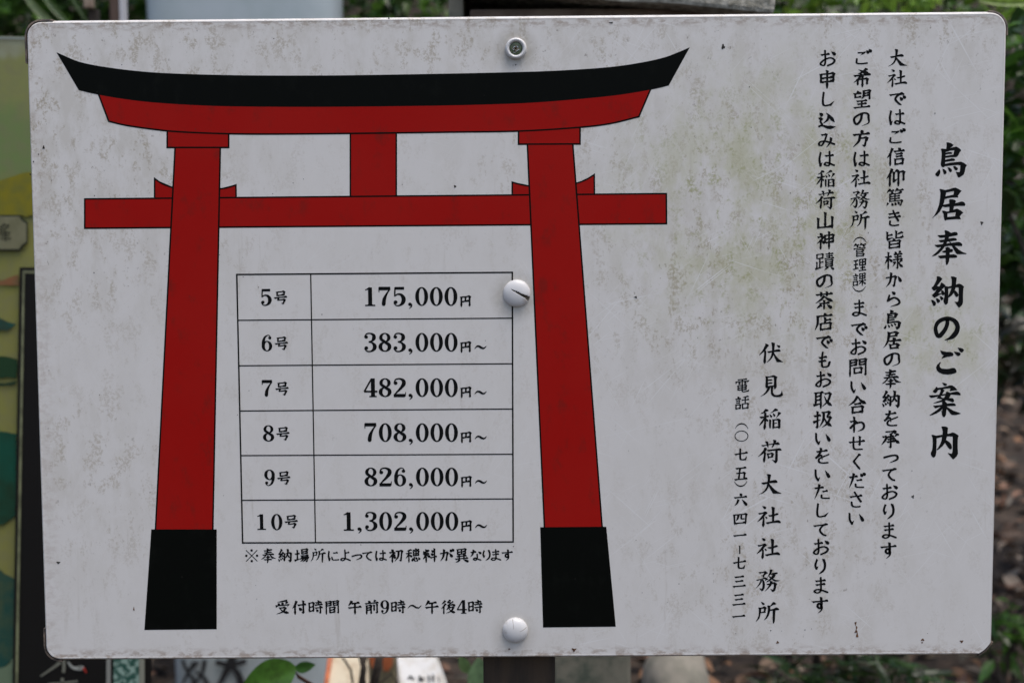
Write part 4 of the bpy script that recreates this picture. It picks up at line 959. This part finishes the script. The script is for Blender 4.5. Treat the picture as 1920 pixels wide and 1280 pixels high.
def map_ink(px, lay, wd, name='label_character'):
    V = []; F = []
    for a, b in px:
        a = np.array(a, float); b = np.array(b, float); d = (b-a)/np.hypot(*(b-a)); nn = np.array((-d[1], d[0]))*wd/2; k_ = len(V)
        for q in (a+nn, a-nn, b-nn, b+nn): V.append(Mi @ at(q[0], q[1], Yb-.0006-lay*.0006))
        F.append((k_, k_+1, k_+2, k_+3))
    return mesh(name, V, F, (M_dk,), lab)
map_ink([((8, 418), (3, 428)), ((4, 422), (18, 422)), ((16, 424), (4, 432)), ((1, 436), (20, 436)), ((2, 441), (18, 441)), ((1, 447), (21, 447)), ((10, 432), (10, 452)), ((-4, 420), (-4, 440)), ((-9, 422), (-9, 438)), ((1, 422), (1, 438))], 6, 1.8)
flat('orange_patch', [(-20, 532), (36, 514), (35, 536), (0, 534)], 2, P_('orange_print', (.24, .105, .045), (.16, .11, .05)), jag=1.6)
flat('teal_patch', [(-60, 585), (4, 597), (14, 604), (31, 608), (14, 620), (-60, 622)], 2, P_('teal_print', (.018, .080, .060), (.03, .055, .035)), jag=1.6)
flat('forest_patch', [(-60, 655), (0, 668), (18, 668), (32, 674), (31, 708), (-60, 706)], 2, P_('forest_print', (.018, .05, .02)), jag=1.6)
flat('forest_patch', [(-60, 716), (10, 718), (31, 715), (31, 720), (10, 724), (-60, 726)], 2, P_('forest_print_b', (.016, .04, .02)), jag=1.6)
flat('green_mound', [(-60, 800), (31, 812), (30, 868), (29, 965), (8, 982), (-60, 1000)], 2, P_('pine_print', (.010, .075, .045), (.016, .045, .022), 30), jag=1.6)
flat('teal_mound', [(-60, 1050), (0, 1068), (28, 1085), (26, 1230), (12, 1248), (-60, 1260)], 2, P_('teal_wash', (.014, .065, .052), (.055, .085, .045), 40), jag=1.6)
flat('sage_ground', [(-60, 1262), (12, 1250), (25, 1233), (21, 1500), (-60, 1500)], 2, P_('sage_wash', (.14, .19, .115)), jag=1.6)
# framed black panel with a crane, then the pale lines and the teal strip
flat('frame_line', [(36.5, 501), (284, 503), (284, 1600), (18, 1600)], 6, P_('frame_dark', (.012, .011, .009)))
M_paleline = simple('pale_line_print', (.24, .25, .13), .5, (.13, .135, .07), 60, lo=.4, hi=.65)
flat('pale_line', [(42.5, 507), (282, 509), (282, 514), (46.5, 512.5), (28, 1600), (23, 1600)], 7, M_paleline)
blk = flat('black_panel', [(48.5, 514), (280, 516), (206, 1240), (202, 1600), (35, 1600)], 8, P_('black_board', (.010, .009, .008)))
flat('pale_line', [(199.5, 1200), (207.5, 1200), (207.5, 1600), (199.5, 1600)], 9, P_('grey_line', (.27, .27, .24)))
flat('teal_strip', [(213, 1200), (260.5, 1200), (260.5, 1600), (213, 1600)], 9, simple('teal_pattern', (.28, .40, .33), .5, (.02, .085, .06), 170, lo=.42, hi=.56, detail=2))
flat('pale_line', [(261, 1200), (271, 1200), (271, 1600), (261, 1600)], 10, P_('grey_line_b', (.27, .27, .21)))
def crane(strokes, mat, nm, lay):
    V = []; F = []
    for pts, w0, w1 in strokes:
        Q = smooth_pts([np.array(q, float) for q in pts]); k_ = len(Q); b = len(V)
        for i in range(k_):
            d = Q[min(i+1, k_-1)]-Q[max(i-1, 0)]; nn = np.array((-d[1], d[0]))/(np.hypot(*d) or 1)*(w0+(w1-w0)*i/(k_-1))/2
            for q in (Q[i]+nn, Q[i]-nn): V.append(Mi @ at(q[0], q[1], Yb-.0006-lay*.0006))
        F += [(b+2*i, b+2*i+1, b+2*i+3, b+2*i+2) for i in range(k_-1)]
    return mesh(nm, V, F, (mat,), blk)
M_crane = P_('crane_white', (.36, .37, .33)); 
crane([(((113, 1241), (98, 1252), (76, 1267)), 6, 3), (((119, 1236), (120, 1248), (119, 1260)), 6, 6), (((117, 1270), (116, 1285), (116, 1300)), 6, 6), (((90, 1281), (118, 1279), (146, 1276)), 3, 4)], simple('crane_grey', (.17, .17, .13)), 'crane_feathers', 10)
crane([(((127, 1240), (136, 1250), (146, 1252), (153, 1251)), 3, 9), (((146, 1251), (152, 1250), (157, 1252)), 7, 6)], M_crane, 'crane_head', 11)
crane([(((156, 1251), (159, 1255), (162, 1260)), 6, 3)], P_('crane_red', (.33, .03, .02)), 'crane_crest', 12)

# stake with a white edge, behind the map board
p = at(223, 20, .75)
stk = thing('wooden_stake', 'slim brown wooden stake with a white painted edge, above the left end of the sign', 'stake', (p.x, .75, 0))
kk = (at(233, 20, .75).x-at(223, 20, .75).x)/10
bm = bmesh.new(); bm_box(bm, -14*kk, 4.5*kk, -.008, .008, -.05, 1.25, .001); bm_obj('shaft', bm, (simple('brown_stake', (.12, .075, .055), .8, (.075, .045, .032), 60, stretch=(1, 1, .1)),), stk)
bm = bmesh.new(); bm_box(bm, 4.7*kk, 13*kk, -.009, .007, -.05, 1.25, .001); bm_obj('painted_edge', bm, (simple('white_paint', (.50, .49, .50), .6),), stk)
p = at(167, 10, .8)
bm = bmesh.new(); bm_box(bm, -.0055, .0055, -.004, .004, 0, .30, .001)
tag(bm_obj('short_stake', bm, (simple('pale_wood', (.36, .27, .20), .8, (.25, .17, .12), 70),), None, (p.x, .8, at(167, 16, .8).z)), 'short pale wooden stub poking up left of the white edged stake', 'stake')
bm = bmesh.new(); bm_box(bm, -.006, .006, -.005, .005, 0, p.z-.004, .001)
stub = [o for o in COL.objects if o.name == 'short_stake'][0]
tag(bm_obj('support_stick', bm, (M_wood,), None, (p.x+.003, .808, 0)), 'thin dark upright stick right under the pale stub at upper left', 'stick')

# ---------------------------------------------------------------- small offerings below the sign
Mi2 = lambda p: p
def slab_px(name, px, Y, th, mat, label=None, cat=None, parent=None, lean=0):
    V = [at(x, y, Y-lean*(y-1225)/275) for x, y in px]; n_ = len(V); V += [v+Vector((0, th, 0)) for v in V]
    F = [tuple(range(n_-1, -1, -1)), tuple(range(n_, 2*n_))]+[(i, (i+1) % n_, n_+(i+1) % n_, n_+i) for i in range(n_)]
    o = mesh(name, V, F, (mat,), parent)
    if label: tag(o, label, cat)
    return o
M_cream = simple('cream_board', (.78, .68, .50), .7, (.60, .48, .32), 40)
M_orange = simple('vermilion_paint', (.75, .22, .08), .5, (.45, .12, .05), 70)
slab_px('cream_plaque', [(624, 1225), (688, 1225), (700, 1500), (598, 1500), (611, 1290)], .62, .012, M_cream, 'leaning cream wooden plaque with an orange edge, just left of the dark twigs', 'plaque', lean=.13)
slab_px('orange_edge', [(616, 1222), (625, 1222), (614, 1285), (604, 1500), (590, 1500), (606, 1290)], .615, .016, M_orange, 'orange strip edging the cream plaque on its left', 'strip', lean=.13)
tg = slab_px('second_plaque', [(676, 1220), (742, 1220), (736, 1500), (690, 1500)], .70, .012, simple('olive_cream', (.38, .33, .20), .7, (.22, .20, .12), 60), 'olive cream plaque between the dark twigs and the white plank', 'plaque')
slab_px('orange_piece', [(690, 1225), (706, 1225), (703, 1250), (697, 1251)], .69, .008, M_orange, 'small orange chip left of the thick dark twig', 'chip')
slab_px('orange_piece', [(716, 1225), (736, 1225), (735, 1247), (727, 1258), (719, 1256)], .69, .008, M_orange, 'larger orange chip right of the thick dark twig', 'chip')
wp = slab_px('white_plank', [(744, 1222), (812, 1222), (836, 1290), (870, 1500), (780, 1500), (746, 1270)], .58, .02, simple('whitewashed_wood', (.85, .83, .79), .7, (.66, .60, .50), 45), 'leaning whitewashed plank with faint black writing just left of the wooden post', 'plank', lean=.16)
brush_on(wp, .578, [('c', ((765, 1273), (770, 1266), (774, 1275)), 2.5), ('c', ((763, 1271), (778, 1270)), 2), ('c', ((786, 1266), (792, 1276)), 4), ('c', ((784, 1274), (796, 1270)), 3), ('c', ((803, 1264), (805, 1277)), 2.4), ('c', ((811, 1262), (813, 1277)), 2.4), ('c', ((802, 1270), (816, 1269)), 2), ('c', ((822, 1268), (824, 1278)), 2)], M_paint, 'faint_writing', 0, lean=.16)
V = []; F = []
def tw(pts, r0, r1):
    Q = [at(*p) for p in pts]; tube(V, F, Q, [r0+(r1-r0)*i/(len(Q)-1) for i in range(len(Q))], 6)
for nm, lb, tws in (('dark_twig', 'thin forked dark twig in front of the cream plaque', [(((676, 1225, .5), (682, 1250, .5), (676, 1300, .5)), .003, .004), (((688, 1225, .5), (680, 1250, .5), (686, 1300, .5)), .002, .002), (((640, 1228, .5), (658, 1255, .5), (664, 1300, .5)), .0012, .0014)]),
                    ('thick_twig', 'thicker dark twig rising between the two orange chips', [(((714, 1215, .52), (708, 1250, .52), (694, 1310, .52)), .0042, .0055), (((700, 1290, .52), (734, 1262, .52), (752, 1300, .52)), .001, .0015)])):
    V = []; F = []
    for a, r0, r1 in tws: tw(a, r0, r1)
    tag(mesh(nm, V, F, (simple(nm+'_bark', (.035, .026, .02), .85, (.08, .06, .045), 200),), smooth=True), lb, 'twig')

# ---------------------------------------------------------------- sprig with big leaves under the sign
def big_leaf(name, base, tip, width, col_, parent, Y0, Y1, col2=None, n=12):
    a, b = at(*base, Y0), at(*tip, Y1); ax = b-a; up = Vector((0, -1, 0)); sd_ = ax.cross(up).normalized()
    V = []; F = []
    for i in range(n+1):
        t = i/n; wd = width*math.sin(math.pi*min(.999, max(.02, t))**.85)**.8*.5 if 0 < t < 1 else .0004
        c = a+ax*t+Vector((0, 1, 0))*.15*ax.length*(t-.5)**2
        for s_ in (-1, -.5, 0, .5, 1): V.append(c+sd_*wd*s_+Vector((0, -abs(s_)*wd*.25, 0))+Vector((0, 0, 0)))
    for i in range(n):
        for j in range(4): k_ = 5*i+j; F.append((k_, k_+1, k_+6, k_+5))
    return mesh(name, V, F, (M_leaf,), parent, smooth=True, cols=[col_]*len(V))
sp = thing('leafy_sprig', 'green sprig with one broad leaf and one small leaf hanging below the sign', 'sprig')
big_leaf('leaf', (556, 1252), (452, 1290), .034, (.10, .26, .035), sp, .30, .27)
big_leaf('leaf', (552, 1252), (591, 1246), .0105, (.05, .16, .025), sp, .30, .31)
V = []; F = []
tw(((548, 1250, .30), (560, 1268, .31), (590, 1286, .33), (640, 1330, .36)), .0014, .002); tw(((535, 1262, .30), (548, 1250, .30)), .001, .001)
mesh('stem', V, F, (simple('red_brown_stem', (.14, .06, .035), .6),), sp, smooth=True)
tw_leaf = thing('pale_leaf_sprig', 'pale green blurred leaves just left of the wooden post', 'sprig')
big_leaf('leaf', (906, 1300), (897, 1232), .028, (.26, .42, .20), tw_leaf, .5, .5)
big_leaf('leaf', (880, 1262), (862, 1228), .012, (.20, .33, .12), tw_leaf, .52, .52)

# ---------------------------------------------------------------- shrubs
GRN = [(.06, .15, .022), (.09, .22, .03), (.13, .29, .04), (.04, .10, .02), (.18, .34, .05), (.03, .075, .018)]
BRT = [(.24, .46, .05), (.34, .58, .07), (.42, .66, .10), (.10, .24, .04), (.04, .09, .015), (.28, .50, .06), (.7, .74, .62)]  # last entry: near-white leaves painted in as sun glints
def shrub(name, label, cat, px, py, Y, w_, h_, d_, nleaf, size, cols, shape=.45, stems=5, floor=None, up=.0, seed=0):
    """px,py = photo pixel of the crown's middle at depth Y; w_,h_,d_ = half extents in metres"""
    rr = random.Random(seed); c = at(px, py, Y); root = thing(name, label, cat, (c.x, Y, gz(c.x, Y))); off = .22 if px > 1900 else 0
    zc = c.z-root.location.z; items = []; V = []; F = []
    for s_ in range(stems):
        tx, ty, tz = rr.uniform(-w_, w_)*.8, rr.uniform(-d_, d_)*.8, zc+rr.uniform(-.2, .9)*h_
        p0_ = Vector((off+rr.uniform(-.03, .03), rr.uniform(-.03, .03), -.03)); p3 = Vector((tx, ty, tz)); pm = p0_.lerp(p3, .5)+Vector((rr.uniform(-.04, .04), 0, .05))
        tube(V, F, [p0_, p0_.lerp(pm, .5), pm, pm.lerp(p3, .5), p3], [.006, .005, .004, .003, .0015], 5)
        for b in range(5):
            q = pm.lerp(p3, rr.random()); r_ = q+Vector((rr.uniform(-w_, w_), rr.uniform(-d_, d_), rr.uniform(-.3, .8)*h_))*.45; tube(V, F, [q, q.lerp(r_, .5)+Vector((0, 0, .008)), r_], [.0025, .002, .001], 4)
    for i in range(nleaf):
        while True:
            u = Vector((rr.uniform(-1, 1), rr.uniform(-1, 1), rr.uniform(-1, 1)))
            if u.length < 1 and noise.noise(u*2.2+Vector((seed*3.1, 0, 0))) > -.08: break
        p_ = (u.x*w_, u.y*d_, zc+u.z*h_); cc = np.array(rr.choice(cols))*rr.uniform(.7, 1.25)
        items.append((p_, (rr.uniform(-.9, .9), rr.uniform(-.5, .9), rr.uniform(0, 6.28)), size*rr.uniform(.6, 1.3), cc))
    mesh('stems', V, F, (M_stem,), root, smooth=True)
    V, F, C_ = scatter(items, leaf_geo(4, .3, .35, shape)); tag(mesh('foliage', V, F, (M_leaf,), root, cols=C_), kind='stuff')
    return root
M_stem = simple('shrub_bark', (.035, .026, .018), .85, (.07, .052, .036), 80)
shrub('leafy_shrub', 'dark shrub with grassy tips above the upper left corner of the sign', 'shrub', 90, 0, 1.3, .28, .16, .15, 900, .05, GRN[:4]+[GRN[5]]*3, .4, seed=1)
shrub('leafy_shrub', 'thin twiggy shrub seen between the pale monument and the stone slab', 'shrub', 740, -20, 1.35, .15, .14, .12, 420, .035, GRN[:5]+[GRN[5]]*2, .45, 9, seed=2)
shrub('leafy_shrub', 'small bright green bush right of the stone slab along the top', 'shrub', 1560, -60, .95, .15, .10, .12, 620, .032, BRT, .42, 3, seed=3)
shrub('leafy_shrub', 'yellow green bush left of the upper right corner of the sign', 'shrub', 1760, -40, 1.15, .17, .085, .1, 560, .032, BRT, .42, 3, seed=4)
shrub('leafy_shrub', 'leafy bush beside the upper right edge of the sign', 'shrub', 1950, 190, .75, .085, .13, .1, 300, .042, GRN[:4]+[GRN[3]]*2, .40, 2, seed=5)
shrub('leafy_shrub', 'darker bush halfway down the right edge of the sign', 'shrub', 1985, 430, .95, .13, .10, .1, 330, .045, [GRN[0], GRN[3], GRN[5], GRN[5]], .42, 2, seed=6)
shrub('leafy_shrub', 'dim bush with shade put into its leaf colours, below the darker bush, right of the sign', 'shrub', 1985, 640, 1.25, .17, .13, .14, 520, .045, [GRN[5], (.02, .04, .012), (.03, .028, .014)], .40, 2, seed=12)  # added to darken the right edge; the shade is in its colours
shrub('low_plant', 'low green plant among dead leaves near the lower right corner', 'plant', 1890, 1190, 1.0, .06, .05, .06, 90, .035, [GRN[0], GRN[3], GRN[1]], .35, 3, seed=8)
shrub('low_plant', 'low dark tuft under the right half of the sign', 'plant', 1610, 1285, .85, .12, .05, .06, 260, .06, [GRN[3], GRN[5], (.02, .045, .012)], .14, 3, seed=9)
# long grass blades, upper left and upper right
def blade(label, pts, w0, c_, Y):
    V = []; F = []; Q = smooth_pts([np.array(p_, float) for p_ in pts], 6); k_ = len(Q)
    for i in range(k_):
        d = Q[min(i+1, k_-1)]-Q[max(i-1, 0)]; nn = np.array((-d[1], d[0]))/(np.hypot(*d) or 1)*w0*(math.sin(math.pi*min(.97, .15+.8*i/(k_-1)))**.6)/2
        for s_, dy in ((1, 0), (0, .003), (-1, 0)): q = Q[i]+nn*s_; V.append(at(q[0], q[1], Y+dy))
    for i in range(k_-1):
        a = 3*i; F += [(a, a+3, a+4, a+1), (a+1, a+4, a+5, a+2)]
    tag(mesh('grass_blade', V, F, (M_leaf,), smooth=True, cols=[c_]*len(V)), label, 'grass blade')
blade('broad pale green grass blade slanting down to the upper left corner', ((30, -40), (60, 8), (110, 60), (135, 100)), 13, (.26, .34, .14), .9)
blade('second pale grass blade, just right of the first', ((60, -60), (88, 0), (122, 40), (150, 80)), 10, (.22, .32, .12), .92)
blade('thin dim grass blade left of the pale stub', ((120, -30), (145, 12), (165, 45)), 7, (.12, .20, .06), 1.0)
blade('long bright green blade across the upper right corner of the photo', ((1836, 0), (1880, 5), (1925, 4), (1990, -8)), 13, (.36, .52, .08), .6)
blade('short bright green blade pointing down at the right frame edge', ((1880, -10), (1908, 4), (1935, 24)), 12, (.32, .5, .08), .62)
# undergrowth on the slope behind everything, woodland shade put into its leaf colours
items = []
for i in range(16000):
    y = random.uniform(2.2, 5.6); x = random.uniform(-1, 1)*(1.0+.52*(y+.8)); z = gz(x, y)+random.random()**1.5*(.25+.35*max(0, noise.noise(Vector((x*1.3, y*1.3, 5)))+.3))
    if noise.noise(Vector((x*3, y*3, z*3))) < -.12: continue
    if z > .4 or x < -.2 or random.random() < .06:
        c = np.array(random.choice([GRN[0], GRN[3], GRN[5], GRN[5], (.05, .045, .02)]))*random.uniform(.22, .7)
        items.append(((x, y, z), (random.uniform(-.9, .9), random.uniform(-.6, .9), random.uniform(0, 6.28)), random.uniform(.04, .10), c))
V, F, C_ = scatter(items, leaf_geo(3, .3, .35, .42))
tag(mesh('undergrowth', V, F, (M_leaf,), cols=C_), 'dark leafy undergrowth covering the hillside in the background', 'undergrowth', kind='stuff')
